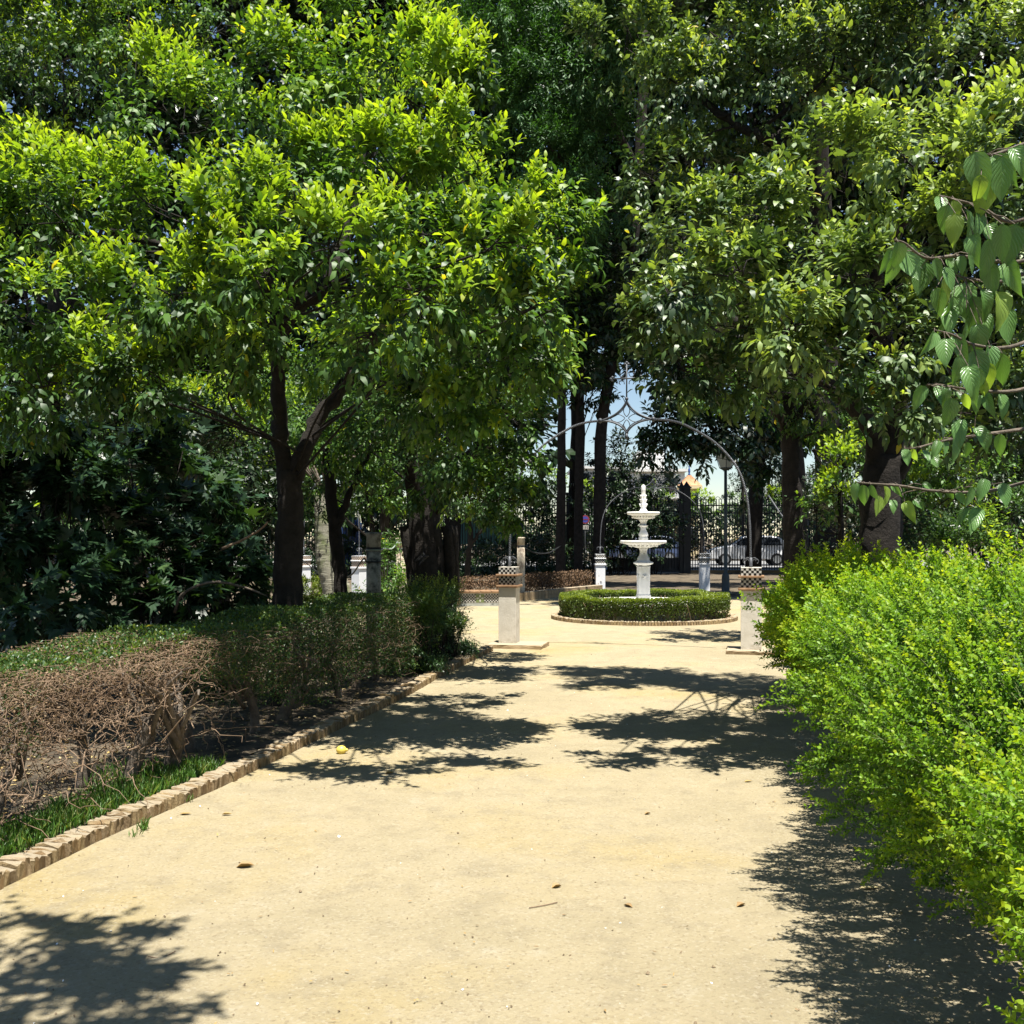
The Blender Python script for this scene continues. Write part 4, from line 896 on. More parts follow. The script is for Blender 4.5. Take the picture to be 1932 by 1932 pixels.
for x0, lab in ((4.15, 'left leaf of the tall black iron gate behind the fountain'), (5.75, 'right leaf of the tall black iron gate behind the fountain')):
    g = empty('iron_gate', (x0, 45.05, 0), lab, 'gate', 'leaves of the iron gate')
    for i in range(12):
        o = bpy.data.objects.new('bar', BARM); COL.objects.link(o); o.parent = g; o.location = (.08 + i * .125, 0, .03)
    for z in (.15, 1.1, 2.7, 3.1):
        m = MB(); m.box((.76, 0, z), (1.5, .035, .06)); m.build('rail', M['iron_dark'], g)
    m = MB(); m.box((.76, -.01, .42), (1.46, .012, .5)); m.build('kick_plate', M['iron_dark'], g)
    for x in (.02, 1.52):
        m = MB(); m.box((x, 0, 1.65), (.05, .05, 3.2)); m.build('stile', M['iron_dark'], g)
for x, w, lab in ((4.0, .16, 'slim black gate post left of the gate'), (7.38, .20, 'black gate post right of the gate'), (7.60, .30, 'thick black gate post nearest the white car')):
    g = empty('gate_post', (x, 45, 0), lab, 'gate post', 'posts of the iron gate'); m = MB(); m.box((0, 0, 1.85), (w, w, 3.7)); m.build('shaft', M['iron_dark'], g)
    m = MB(); m.box((0, 0, 3.73), (w + .08, w + .08, .06)); frustum(m, w, 3.76, .02, 4.0); m.build('cap', M['iron_dark'], g)
sg = empty('parking_sign', (P(1104, 980, 41)[0], 41, 0), 'round red and blue no-parking sign with a white plate below', 'sign')
m = MB(); m.tube([(0, .03, 0), (0, .03, 2.5)], .025, 8); m.build('pole', M['iron_dark'], sg)
zc = P(1104, 980, 41)[2]
def disc(r, y0, y1, mat, nm, z): 
    m = MB(); a = np.linspace(0, 2 * math.pi, 25)[:-1]; m.prism([(r * math.cos(t), y0, z + r * math.sin(t)) for t in a], (0, y1 - y0, 0)); return m.build(nm, M[mat], sg)
disc(.17, 0, -.012, 'sign_red', 'rim', zc); disc(.125, -.013, -.016, 'sign_blue', 'face', zc)
m = MB(); m.box((0, -.02, zc), (.24, .004, .03), 0); o = m.build('slash', M['sign_red'], sg); 
m = MB(); zp = P(1104, 995, 41)[2]; m.box((0, 0, zp), (.27, .012, .16)); m.build('plate', M['tile_white'], sg)
m = MB()
for i in range(3):
    x = -.088 + i * .088
    for z in (-.045, 0, .045): m.box((x, -.008, zp + z), (.052, .003, .014))
    m.box((x - .02 if i != 1 else x + .02, -.0085, zp), (.012, .003, .10))
m.build('lettering', M['tile_black'], sg)

def car(label, loc, rz, body='car_white'):
    c = empty('parked_car', loc, label, 'car', None, rz)   # x = length, nose at -x
    side = [(-2.15, .35), (-2.2, .55), (-2.12, .78), (-1.85, .92), (-1.15, 1.05), (-.55, 1.48), (-.2, 1.58), (.9, 1.60), (1.5, 1.52), (2.0, 1.12), (2.15, .95), (2.18, .5), (2.1, .33)]
    sec = []
    for x, z in side:
        w = .90 if z < 1.06 else .90 - (z - 1.06) * .45
        sec.append((x, z, w))
    m = MB(); n = len(sec)
    V = [(x, -w, z) for x, z, w in sec] + [(x, w, z) for x, z, w in sec]
    m.add(V, [tuple(range(n)), tuple(range(2 * n - 1, n - 1, -1))] + [(i, n + i, n + (i + 1) % n, (i + 1) % n) for i in range(n)])
    o = m.build('body', M[body], c); b = o.modifiers.new('bevel', 'BEVEL'); b.width = .05; b.segments = 3; b.limit_method = 'ANGLE'
    for s in (-1, 1):
        for poly in ([(-.95, 1.08), (-.42, 1.47), (.25, 1.52), (.25, 1.08)], [(.33, 1.08), (.33, 1.52), (1.0, 1.52), (1.45, 1.45), (1.62, 1.08)]):
            m = MB(); L = [(x, s * ((.90 - max(0, z - 1.06) * .45) + .006), z) for x, z in poly]; m.prism(L if s > 0 else L[::-1], (0, -s * .01, 0)); m.build('side_window', M['glass_dark'], c)
        for x in (-1.38, 1.35):
            m = MB(); a = np.linspace(0, 2 * math.pi, 25)[:-1]
            for r_, y0, y1, nm, mt in ((.33, .72, .91, 'tyre', 'rubber'), (.21, .90, .925, 'rim', 'silver')):
                m = MB(); m.prism([(x + r_ * math.cos(t), s * y0, .33 + r_ * math.sin(t)) for t in a][::(1 if s > 0 else -1)], (0, s * (y1 - y0), 0)); m.build(nm, M[mt], c)
        m = MB(); m.box((-2.05, s * .68, .78), (.22, .30, .13), s * .25); m.build('headlight', M['glass_dark'], c)
        m = MB(); m.box((-.85, s * .98, 1.1), (.12, .2, .13)); m.build('mirror', M[body], c)
    m = MB(); m.prism([(-1.12, -.80, 1.075), (-1.12, .80, 1.075), (-.58, .70, 1.475), (-.58, -.70, 1.475)], (-.03, 0, .02)); m.build('windscreen', M['glass_dark'], c)
    m = MB(); m.box((-2.19, 0, .50), (.06, 1.1, .2)); m.build('grille', M['rubber'], c)
    m = MB(); m.box((-2.22, 0, .42), (.03, .5, .11)); m.build('plate', M['tile_white'], c)
car('white car parked beyond the railing on the right, nose to the left', (P(1336, 1040, 56)[0] + 2.2, 56, .05), math.radians(-4))
car('dark blue car parked further down the street, behind the gate', (P(1215, 1040, 61)[0], 61, .05), math.radians(2), 'car_blue')

def building(name, label, x0, x1, y, h, wall, floors, cols, depth=10, door=True, roof=None, base=None, bal=False, cat='building'):
    b = empty(name, ((x0 + x1) / 2, y, 0), label, cat); W = x1 - x0
    m = MB(); m.box((0, depth / 2, h / 2), (W, depth, h)); m.build('wall', M[wall], b)
    if base: m = MB(); m.box((0, -.03, base[1] / 2), (W + .06, .08, base[1])); m.build('plinth', M[base[0]], b)
    m = MB(); m.box((0, depth / 2 - .2, h + .1), (W + .5, depth + .5, .25)); m.build('cornice', M[wall], b)
    fh = h / floors
    for f in range(floors):
        for c_ in range(cols):
            x = -W / 2 + (c_ + .5) * W / cols; z = f * fh + fh * .55
            m = MB(); m.box((x, -.03, z), (1.3, .1, 1.75)); w_ = m.build('window', M['silver'], b)
            m = MB(); m.box((x, -.07, z), (1.1, .04, 1.55)); g_ = m.build('pane', M['glass_dark'], w_)
            if bal and f:
                m = MB(); m.box((x, -.5, f * fh + .1), (2.2, .9, .16)); m.build('balcony', M[wall], b)
                m = MB(); m.box((x, -.93, f * fh + 1.05), (2.2, .04, .05))
                for k_ in range(12): m.box((x - 1.08 + k_ * .196, -.93, f * fh + .62), (.03, .03, .86))
                m.build('balustrade', M['iron'], b)
    return b
x_ = lambda px, D: (px - 966) / F * D
B1 = building('apartment_block', 'white apartment block with balconies seen above the fountain', x_(1195, 95), x_(1292, 95), 95, 7.6, 'wall_white', 3, 2, bal=True)
m = MB(); m.box((-.6, 3, 8.6), (2.6, 3, 1.9)); m.build('penthouse', M['wall_white'], B1)
m = MB(); m.box((0, .1, 8.75), (4.6, .05, .06))
for i in range(20): m.box((-2.2 + i * .23, .1, 8.25), (.03, .03, 1.0))
m.build('balustrade', M['iron'], B1)
building('apartment_block', 'white building glimpsed between the dark trunks', x_(1085, 100), x_(1175, 100), 100, 8.2, 'wall_white', 3, 3)
building('street_house', 'cream house with an orange base seen through the gate', x_(1180, 80), x_(1283, 80), 80, 2.4, 'wall_cream', 1, 2, base=('wall_orange', .75))
tw = building('turret_house', 'yellow turret with a tiled roof and blue finial above the street tree', x_(1288, 88), x_(1318, 88), 88, 5.7, 'wall_cream', 2, 1, depth=1.4)
m = MB(); W = 1.5; n = 7
for i in range(n):
    f0, f1 = i / n, (i + 1) / n; z0, z1 = 5.95 + f0 * .9, 5.95 + f1 * .9 + .02
    a0, a1 = W * .62 * (1 - f0 * .92), W * .62 * (1 - f0 * .92) * .9; frustum(m, a0 * 2, z0, a1 * 2, z1)
o = m.build('roof', M['roof_tile'], tw); o.location.y = .7
m = MB(); m.lathe([(.08, 6.85), (.12, 6.95), (.06, 7.05), (.10, 7.15), (.10, 7.35), (.04, 7.5), (.07, 7.6), (.02, 7.9)], (0, .7, 0), 10); m.build('finial', M['blue_glaze'], tw)
# pale teal panel and blue bin beyond the railing on the left
m = MB(); w0, w1 = x_(868, 47), x_(985, 47)
pn = empty('street_hoarding', ((w0 + w1) / 2, 47, 0), 'pale teal hoarding panel beyond the left railing', 'hoarding')
for i in range(4): m = MB(); L = (w1 - w0) / 4; m.box((-(w1 - w0) / 2 + (i + .5) * L, 0, 1.75), (L - .04, .05, 1.0)); m.build('panel', M['teal'], pn)
m = MB(); 
for i in range(5): m.box((-(w1 - w0) / 2 + i * L, .06, 1.1), (.06, .06, 2.3))
m.build('frame', M['iron'], pn)
bi = empty('recycling_bin', (x_(662, 47), 47.2, 0.1), 'blue rounded bin beyond the railing beside the palm stump', 'bin')
m = MB(); m.lathe([(.42, 0), (.46, .1), (.5, 1.5), (.48, 1.9)], (0, 0, 0), 20); m.build('body', M['blue_glaze'], bi); m = MB(); m.lathe([(.48, 1.9), (.45, 2.1), (.3, 2.3), (.05, 2.38)], (0, 0, 0), 20); m.build('lid', M['blue_glaze'], bi)
# stone urn on a pedestal behind the tall hedge
U = P(1798, 1003, 13); ur = empty('stone_urn', (U[0], U[1], 0), 'pale stone urn on a pedestal behind the tall hedge', 'urn')
m = MB(); m.box((0, 0, .6), (.36, .36, 1.2)); m.box((0, 0, 1.22), (.44, .44, .06)); m.build('pedestal', M['plaster'], ur)
m = MB(); m.lathe([(.08, 1.25), (.05, 1.32), (.06, 1.36), (.10, 1.40), (.115, 1.52), (.115, 1.62), (.135, 1.68), (.145, 1.70), (.145, 1.725), (.12, 1.73), (.10, 1.66)], (0, 0, 0), 28); m.build('bowl', M['stone_white'], ur)
LV = Leaves(); n = 26; a = rng.uniform(0, 6.28, n)
yu = empty('strap_leaf_plant', (U[0], U[1], 1.68), 'plant with long grey strap leaves growing in the stone urn', 'plant')
LV.add(np.tile(np.array((U[0], U[1], 1.67)), (n, 1)) + rng.normal(size=(n, 3)) * .02, np.c_[np.cos(a), np.sin(a), rng.uniform(.4, 1.6, n)], np.c_[-np.cos(a), -np.sin(a), np.ones(n)], rng.uniform(.25, .45, n), .028, .6)
under(yu, LV.build('leaves', T_ORANGE, M['fig_leaf']))

# ------------------------------------------------------------------ tall bright hedge on the right
PROF = np.array([(.62, .0), (.42, .22), (.20, .42), (.06, .62), (.0, .82), (.04, .97), (.17, 1.13), (.40, 1.25), (.72, 1.31), (1.10, 1.33), (1.35, 1.28)])
_ps = np.r_[0, np.cumsum(np.linalg.norm(np.diff(PROF, axis=0), axis=1))]
def hedge_pt(y, s):
    """s 0..1 along the cross-section; returns point and outward normal"""
    s = s * _ps[-1]; n_, z = np.interp(s, _ps, PROF[:, 0]), np.interp(s, _ps, PROF[:, 1])
    d = .05; dn = np.interp(s + d, _ps, PROF[:, 0]) - np.interp(s - d, _ps, PROF[:, 0]); dz = np.interp(s + d, _ps, PROF[:, 1]) - np.interp(s - d, _ps, PROF[:, 1])
    nn = nrm(np.c_[-dz, np.zeros_like(dz), dn])
    # the far end is rounded off
    e = np.clip((y - 9.4) / 1.9, 0, 1); n_ = n_ + .75 * e ** 2; z = z * (1 - .30 * e ** 2)
    hi = 1 + .045 * np.sin(y * 1.7 + 1) + .03 * np.sin(y * 4.1) + .05 * np.clip((7.0 - y) / 3, 0, 1)
    p = np.c_[hedge_x(y) + n_, y, z * hi]
    nn[:, 1] += e * 1.2
    return p, nrm(nn)
hr = empty('tall_hedge', (float(hedge_x(7)) + .7, 7, 0), 'tall overgrown bright green hedge along the right side of the path', 'hedge')
LV = Leaves(); LN = Leaves(); tw = MB()
NP = 3700
y = 1.2 + 9.9 * rng.random(NP) ** 1.2
sc = np.clip((y / 4.0) ** .7, .85, 1.9)
kp = rng.random(NP) < np.clip(1.0 / sc ** 1.35, .3, 1); y, sc = y[kp], sc[kp]; NP = len(y)
s_ = rng.random(NP) * .90 + .06
p, nn = hedge_pt(y, s_)
cl = fnoise(p * np.array((1.1, 1.0, 1.4)), 1.5) + .5 * fnoise(p * 2.4, 1.5)
p = p - nn * (.22 + .20 * rng.random(NP) ** 1.5)[:, None] + nn * (.19 * cl)[:, None]
dirn = np.c_[fnoise(p * 1.2 + 3, 1.3), fnoise(p * 1.2 - 5, 1.3), fnoise(p * 1.2 + 11, 1.3)] * .30
A = nrm(nn * .50 + np.array((-.30, -.08, .50)) + dirn + rng.normal(size=(NP, 3)) * .14)
PLn = sc ** .5 * rng.uniform(.19, .34, NP); PLn = np.where(rng.random(NP) < .03, PLn * 1.3, PLn)
yel = np.clip(.55 * fnoise(np.c_[p[:, 1] * .45, p[:, 2] * 1.2, p[:, 0] * 0] + 2.3, 1.0), -.2, .6) * .5
tone = rng.normal(size=NP) * .07
E1 = nrm(np.cross(A, unit(NP))); E2 = np.cross(A, E1)
side_n = 7; pairs = 7
for k_ in range(side_n + 1):
    main = k_ == side_n
    f0 = .55 if main else (k_ + .3) / side_n * .85
    a = k_ * 2.4 + rng.normal(size=NP) * .3; R_ = E1 * np.cos(a)[:, None] + E2 * np.sin(a)[:, None]
    ax = nrm(A * (.95 if main else .85) + R_ * (0 if main else .52) + np.array((0, 0, .10)) + rng.normal(size=(NP, 3)) * .08)
    st_ = p + A * (PLn * f0)[:, None]; sl = PLn * (.45 if main else (.42 - .16 * f0)) * rng.uniform(.8, 1.15, NP)
    if not main:
        nr = (y < 4.6) & (rng.random(NP) < .5)
        for i in np.where(nr)[0]: tw.tube([st_[i], st_[i] + ax[i] * sl[i] * .9], [.0013, .0006], 3, cap=False)
    e1 = nrm(np.cross(ax, unit(NP))); e2 = np.cross(ax, e1)
    near = y < 4.0
    for j in range(pairs):
        f = (j + .5) / pairs; c_ = st_ + ax * (sl * f)[:, None]
        for sg in (0, math.pi):
            b_ = (j % 2) * 1.5708 + sg; rad = e1 * math.cos(b_) + e2 * math.sin(b_)
            la = ax * (.62 + .35 * f) + rad * .8 + rng.normal(size=(NP, 3)) * .12
            up = ax * .8 - rad * .3 + np.array((0, 0, .5)) + rng.normal(size=(NP, 3)) * .15
            ln = sc * rng.uniform(.0165, .025, NP) * (1 - .3 * max(0, f - .75) / .25) * (.8 + .2 * min(1, f * 3))
            ti = np.clip(.12 + .34 * f0 + .30 * f + yel + tone + rng.normal(size=NP) * .05, 0, 1)
            for m, q in ((near, LN), (~near, LV)):
                q.add(c_[m], la[m], up[m], ln[m], ln[m] * .56, ti[m])
for i in np.where(y < 4.8)[0]: tw.tube([p[i] - A[i] * .12, p[i] + A[i] * PLn[i] * .5, p[i] + A[i] * PLn[i] * .93], [.0022, .0014, .0005], 3, cap=False)
tag(LN.build('foliage', T_HEX, M['hedge_leaf'], hr), kind='stuff').matrix_parent_inverse = Matrix.Translation(hr.location).inverted()
tag(LV.build('foliage', T_QUAD, M['hedge_leaf'], hr), kind='stuff').matrix_parent_inverse = Matrix.Translation(hr.location).inverted()
tag(tw.build('twigs', M['green_twig'], hr), kind='stuff').matrix_parent_inverse = Matrix.Translation(hr.location).inverted()
# darker inner leaves and the woody stems
n = 42000; yy = 1.2 + 9.7 * rng.random(n) ** 1.15; ss = rng.random(n) * .94 + .04; q, qn = hedge_pt(yy, ss); dp = .26 + .35 * rng.random(n) ** 1.4
q = q - qn * dp[:, None]; ok = q[:, 2] > .06; q = q[ok]; n = len(q)
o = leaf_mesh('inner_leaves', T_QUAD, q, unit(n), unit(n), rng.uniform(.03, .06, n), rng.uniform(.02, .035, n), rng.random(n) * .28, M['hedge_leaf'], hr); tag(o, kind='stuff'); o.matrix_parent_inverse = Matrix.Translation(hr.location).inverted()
sm = MB()
for yy in np.arange(1.4, 10.2, .16):
    b = np.array((hedge_x(yy) + .75 + rng.normal() * .12, yy, 0)); t = b + np.array((rng.uniform(-.35, .4), rng.uniform(-.4, .4), 1.0)); limb(sm, [b, (b + t) / 2 + rng.normal(size=3) * .06, t], .017, .006, 5, 8)
o = sm.build('stems', M['bark'], hr); o.matrix_parent_inverse = Matrix.Translation(hr.location).inverted(); tag(o, kind='stuff')
# a second, looser bush at the right end behind it
shrub('laurel_shrub', 'leafy dark green bush under the white urn behind the tall hedge', 'bushes behind the tall hedge', LB([(1850, 1040, 70, 9.5), (1905, 1030, 70, 9.2), (1790, 1060, 60, 10.2)]), 'orange_leaf', .05, 420, young=.2, aspect=.5)
shrub('laurel_shrub', 'black-green bush between the right trunks behind the tall hedge', 'bushes behind the tall hedge', LB([(1560, 1010, 70, 17), (1640, 1000, 80, 17), (1720, 980, 90, 16), (1600, 930, 60, 18)]), 'dark_leaf', .10, 150)
shrub('laurel_shrub', 'black-green bush behind the urn and the hanging broad leaves', 'bushes behind the tall hedge', LB([(1800, 930, 100, 17), (1900, 960, 110, 16), (1860, 860, 100, 17), (1960, 880, 110, 16)]), 'dark_leaf', .11, 150)

# ------------------------------------------------------------------ dry clipped hedge on the left
def lx(y): return kerb_x(y) - .62
lh = empty('dry_hedge', (float(lx(8)), 8, 0), 'half-dead brown clipped hedge with green top along the left kerb', 'hedge')
inv = Matrix.Translation(lh.location).inverted()
Y0, Y1 = 4.5, 11.6
sm = MB(); stems = []
for yy, dx, r in [(4.75, -.15, .030), (5.1, .1, .026), (5.55, -.1, .03), (6.35, -.16, .040), (6.45, .06, .055), (6.72, .17, .06), (7.4, -.05, .045), (8.1, .08, .04), (8.7, .02, .05), (9.3, -.1, .04), (9.9, .05, .04), (10.5, 0, .04), (11.1, .04, .04)]:
    b = np.array((lx(yy) + dx, yy, .02)); lean = rng.normal(size=2) * .10
    t = b + np.array((lean[0], lean[1], .42)); limb(sm, [b, b + np.array((lean[0] * .3 + .02, lean[1] * .3, .2)), t], r, r * .72, 9, 10, .10); stems.append((t, r * .72))
    for k_ in range(6):
        a = rng.uniform(0, 6.28); e = t + np.array((math.cos(a) * .22, math.sin(a) * .45, rng.uniform(.15, .40))); limb(sm, [t - np.array((0, 0, rng.uniform(0, .2))), (t + e) / 2 + rng.normal(size=3) * .05, e], r * .42, .006, 6, 9, .1); stems.append((e, .01))
o = sm.build('stems', M['pale_bark'], lh); o.matrix_parent_inverse = inv; tag(o, kind='stuff')
tw = MB()
def hbox(n, zlo=.0):
    yy = Y0 + (Y1 - Y0) * rng.random(n); u = rng.uniform(-1, 1, n); u = np.sign(u) * np.abs(u) ** .6
    top = .93 + .03 * np.sin(yy * 3) - .07 * np.clip((u - .55) / .45, 0, 1) ** 2
    low = .55 + .08 * np.sin(yy * 2.1) - .38 * np.clip((yy - 7.3) / 1.5, 0, 1)
    z = low + (top - low) * rng.random(n) ** .8
    return np.c_[lx(yy) + u * .42, yy, z], u, top
PT, U_, TOP = hbox(8000)
allp = []
for i in range(len(PT)):
    if PT[i][1] > 6.9 and i % 5 > 1: continue
    b = PT[i]; d = unit(1)[0] * np.array((.8, 1, .5)) + np.array((U_[i] * .5, 0, .25)); d /= np.linalg.norm(d); L = rng.uniform(.07, .2)
    e = unit(1)[0] * L * .35; q = [b, b + d * L * .35 + e * .5, b + d * L * .7 - e * .3 + np.array((0, 0, .02)), b + d * L + e * .4]
    q = np.array(q); q[:, 2] = np.minimum(q[:, 2], TOP[i] - .015)
    tw.tube(q, np.linspace(rng.uniform(.0013, .0028), .0008, 4), 3, cap=False); allp.append(q[2:])
# long spindly bare branchlets hanging in the open space below, mostly at the near end
for i in range(420):
    yy = Y0 + .1 + 2.6 * rng.random() ** 1.2; b = np.array((lx(yy) + rng.uniform(-.25, .45), yy, rng.uniform(.18, .62))); d = nrm(np.array((rng.normal() * .6 + .15, rng.normal(), rng.normal() * .55))); L = rng.uniform(.12, .4)
    q = np.array([b + d * L * f + rng.normal(size=3) * L * .07 for f in np.linspace(0, 1, 6)]); tw.tube(q, np.linspace(rng.uniform(.002, .006), .0011, 6), 4, cap=False)
o = tw.build('twigs', M['dry_twig'], lh); o.matrix_parent_inverse = inv; tag(o, kind='stuff')
LV = Leaves()     # dead leaves clinging to the twigs
ap = np.concatenate(allp); n = len(ap); ap = ap + rng.normal(size=(n, 3)) * .012
ap = np.concatenate([ap, hbox(9000)[0]]); ap = ap[rng.random(len(ap)) < np.where(ap[:, 1] > 6.8, .12, 1)]; n = len(ap); LV.add(ap, unit(n), unit(n), rng.uniform(.010, .022, n), rng.uniform(.006, .012, n), rng.random(n))
o = LV.build('dead_leaves', T_QUAD, M['dry_leaf'], lh); o.matrix_parent_inverse = inv; tag(o, kind='stuff')
LV = Leaves()     # living leaves: the clipped top and some patches
n = 30000; pt, u, top = hbox(n); pt[:, 2] = top + .015 - np.abs(rng.normal(size=n)) * .045; kp = (u < .72) & (fnoise(pt * np.array((3, 1.6, 0)), 1) > -.75 - .5 * (pt[:, 1] > 7)); pt = pt[kp]; n = len(pt)
LV.add(pt, unit(n) + np.array((0, 0, 1.)), unit(n) * .7 + np.array((0, 0, .6)), rng.uniform(.018, .030, n), rng.uniform(.010, .017, n), np.clip(.55 + rng.normal(size=n) * .18, 0, 1))
n = 75000; pt, u, top = hbox(n); g = fnoise(pt * np.array((1.4, 1.2, 2.0)) + 4, 1.3); kp = g > np.where(pt[:, 1] > 6.7, -.9, np.where(pt[:, 1] < 5.8, -.05, .35)); pt = pt[kp]; n = len(pt)
LV.add(pt, unit(n) + np.array((.3, -.2, .5)), unit(n) * .7 + np.array((0, 0, .6)), rng.uniform(.014, .026, n), rng.uniform(.008, .014, n), np.clip(.42 + rng.normal(size=n) * .18, 0, 1))
o = LV.build('foliage', T_QUAD, M['box_leaf'], lh); o.matrix_parent_inverse = inv; tag(o, kind='stuff')
# the denser green clump at its far end by the gnarled trunk
for lab, pts in (('leafy green clump at the far end of the dry hedge', [(11.6, .35), (12.0, .33), (11.9, .3)]), ('dark leafy clump at the kerb under the gnarled trunk', [(12.7, .33), (13.1, .3), (13.5, .26)])):
    shrub('clipped_bush', lab, 'leafy clumps at the end of the dry hedge', [(np.array((kerb_x(a) - .36, a, z)), r_) for a, r_ in pts for z in (.32, .68)], 'box_leaf', .03, 620, T_QUAD, young=.75, m=11, inner=.35, slen=.14, aspect=.55, stems=6)
for nm, px, py, D, rz in (('yellow_leaf', 284, 1188, 7.0, .4), ('yellow_leaf', 517, 1165, 7.9, 1.9)): pass

# ------------------------------------------------------------------ broad-leaved branches hanging in from the right
def big_leaf_mesh(name, tint, curl):
    nu, nv = 12, 6; V = []; UVs = []
    for i in range(nu + 1):
        u = i / nu; w = (math.sin(math.pi * min(1, u * .97 + .03) ** .72) ** .85) * (1 - .10 * u) * .25 if 0 < i < nu else .004
        if u > .78: w *= 1 - ((u - .78) / .22) ** 1.3 * .55
        for j in range(nv + 1):
            v = -1 + 2 * j / nv
            z = (.10 + .10 * curl) * abs(v) ** 1.3 * w / .29 * .8 - curl * u * u * .35 + .05 * curl * v * u + .010 * math.sin(u * 26 + abs(v) * -5) * abs(v)
            V.append((u, v * w, z)); UVs.append((u, v))
    fs = [(i * (nv + 1) + j, (i + 1) * (nv + 1) + j, (i + 1) * (nv + 1) + j + 1, i * (nv + 1) + j + 1) for i in range(nu) for j in range(nv)]
    me = bpy.data.meshes.new(name); me.from_pydata(V, [], fs); uv = me.uv_layers.new(name='uv')
    for lp_ in me.loops: uv.data[lp_.index].uv = UVs[lp_.vertex_index]
    me.polygons.foreach_set('use_smooth', [True] * len(fs)); a = me.attributes.new('tint', 'FLOAT', 'POINT'); a.data.foreach_set('value', [tint] * len(V)); me.materials.append(M['big_leaf']); return me
BL = [big_leaf_mesh('leaf', t, c) for t in (.2, .4, .5, .85) for c in (.1, .7, 1.5)]
def zP(X, Y, D): return P((1950 + X / 1.932) * .7728, (350 + Y / 1.932) * .7728, D)
bt = empty('broad_leaved_tree', (2.75, 4.0, 0), 'broad-leaved branches with large drooping ovate leaves at the right edge', 'tree')
ibt = Matrix.Translation(bt.location).inverted()
BRANCH = [
 (3.7, [(1150, -30), (960, 40), (870, 60)], [(830, 40, 80, 180), (900, 110, 100, 190), (915, 60, 60, 150), (860, 150, 95, 130), (960, 60, 90, 170), (1010, 20, 80, 160)]),
 (3.8, [(1200, 300), (1000, 370), (860, 300), (740, 265), (665, 245)], [(670, 250, 105, 110), (735, 265, 85, 110), (700, 290, 95, 130), (790, 310, 75, 150), (740, 330, 95, 150), (840, 330, 85, 130), (825, 430, 100, 130), (890, 380, 80, 120), (900, 450, 95, 180), (960, 380, 85, 160), (1020, 380, 95, 160)]),
 (3.75, [(1200, 520), (1000, 560), (760, 530), (600, 540), (500, 470), (450, 455)], [(470, 465, 85, 100), (440, 500, 110, 90), (460, 530, 100, 110), (500, 490, 80, 160), (545, 520, 80, 140), (600, 560, 80, 120), (575, 590, 95, 130), (640, 540, 70, 100), (700, 540, 60, 90), (690, 580, 75, 120), (760, 530, 85, 80), (800, 520, 70, 100), (900, 560, 80, 140), (980, 560, 90, 150)]),
 (3.9, [(1200, 560), (960, 650), (820, 640), (700, 610)], [(690, 630, 95, 160), (650, 680, 80, 120), (770, 660, 90, 170), (730, 720, 95, 150), (820, 720, 80, 160), (860, 690, 70, 120), (790, 800, 95, 140), (840, 850, 85, 140), (880, 800, 95, 150), (710, 760, 100, 130), (900, 950, 95, 130), (940, 700, 85, 150), (990, 780, 95, 150)]),
 (3.7, [(1200, 880), (1000, 960), (830, 950), (720, 900), (640, 880)], [(640, 890, 110, 100), (730, 905, 75, 150), (690, 920, 100, 140), (760, 1000, 95, 110), (830, 970, 75, 150), (800, 1050, 95, 140), (890, 1030, 95, 150), (850, 1060, 100, 130), (960, 990, 85, 150)]),
 (3.85, [(1200, 1120), (1000, 1170), (800, 1160), (680, 1140), (610, 1140)], [(600, 1145, 120, 120), (650, 1140, 80, 120), (690, 1150, 85, 80), (740, 1170, 60, 60), (780, 1180, 70, 70), (720, 1200, 95, 110), (840, 1180, 95, 90), (880, 1180, 90, 110), (950, 1180, 85, 130), (760, 1300, 100, 120), (830, 1340, 60, 90)]),
 (4.2, [(1200, 1330), (900, 1370), (700, 1400), (560, 1435), (500, 1440)], [(500, 1440, 85, 70), (540, 1440, 80, 70), (590, 1445, 80, 70), (620, 1450, 75, 90), (660, 1400, 110, 90), (690, 1390, 95, 80), (730, 1390, 85, 90), (790, 1410, 75, 80), (880, 1350, 80, 90), (950, 1370, 85, 110)]),
 (4.3, [(1200, 1560), (900, 1640), (650, 1640), (480, 1615), (340, 1605), (280, 1600)], [(280, 1600, 110, 90), (300, 1610, 80, 80), (340, 1610, 70, 70), (400, 1615, 75, 100), (440, 1610, 60, 60), (380, 1660, 100, 80), (440, 1680, 90, 70), (500, 1690, 75, 80), (540, 1680, 45, 50), (580, 1610, 10, 50), (640, 1640, 30, 40), (700, 1640, 45, 60), (740, 1650, 50, 60), (820, 1620, 110, 80), (860, 1580, 60, 60), (880, 1580, 110, 90), (850, 1720, 120, 110), (800, 1720, 130, 90), (960, 1600, 85, 110)])]
brm = MB()
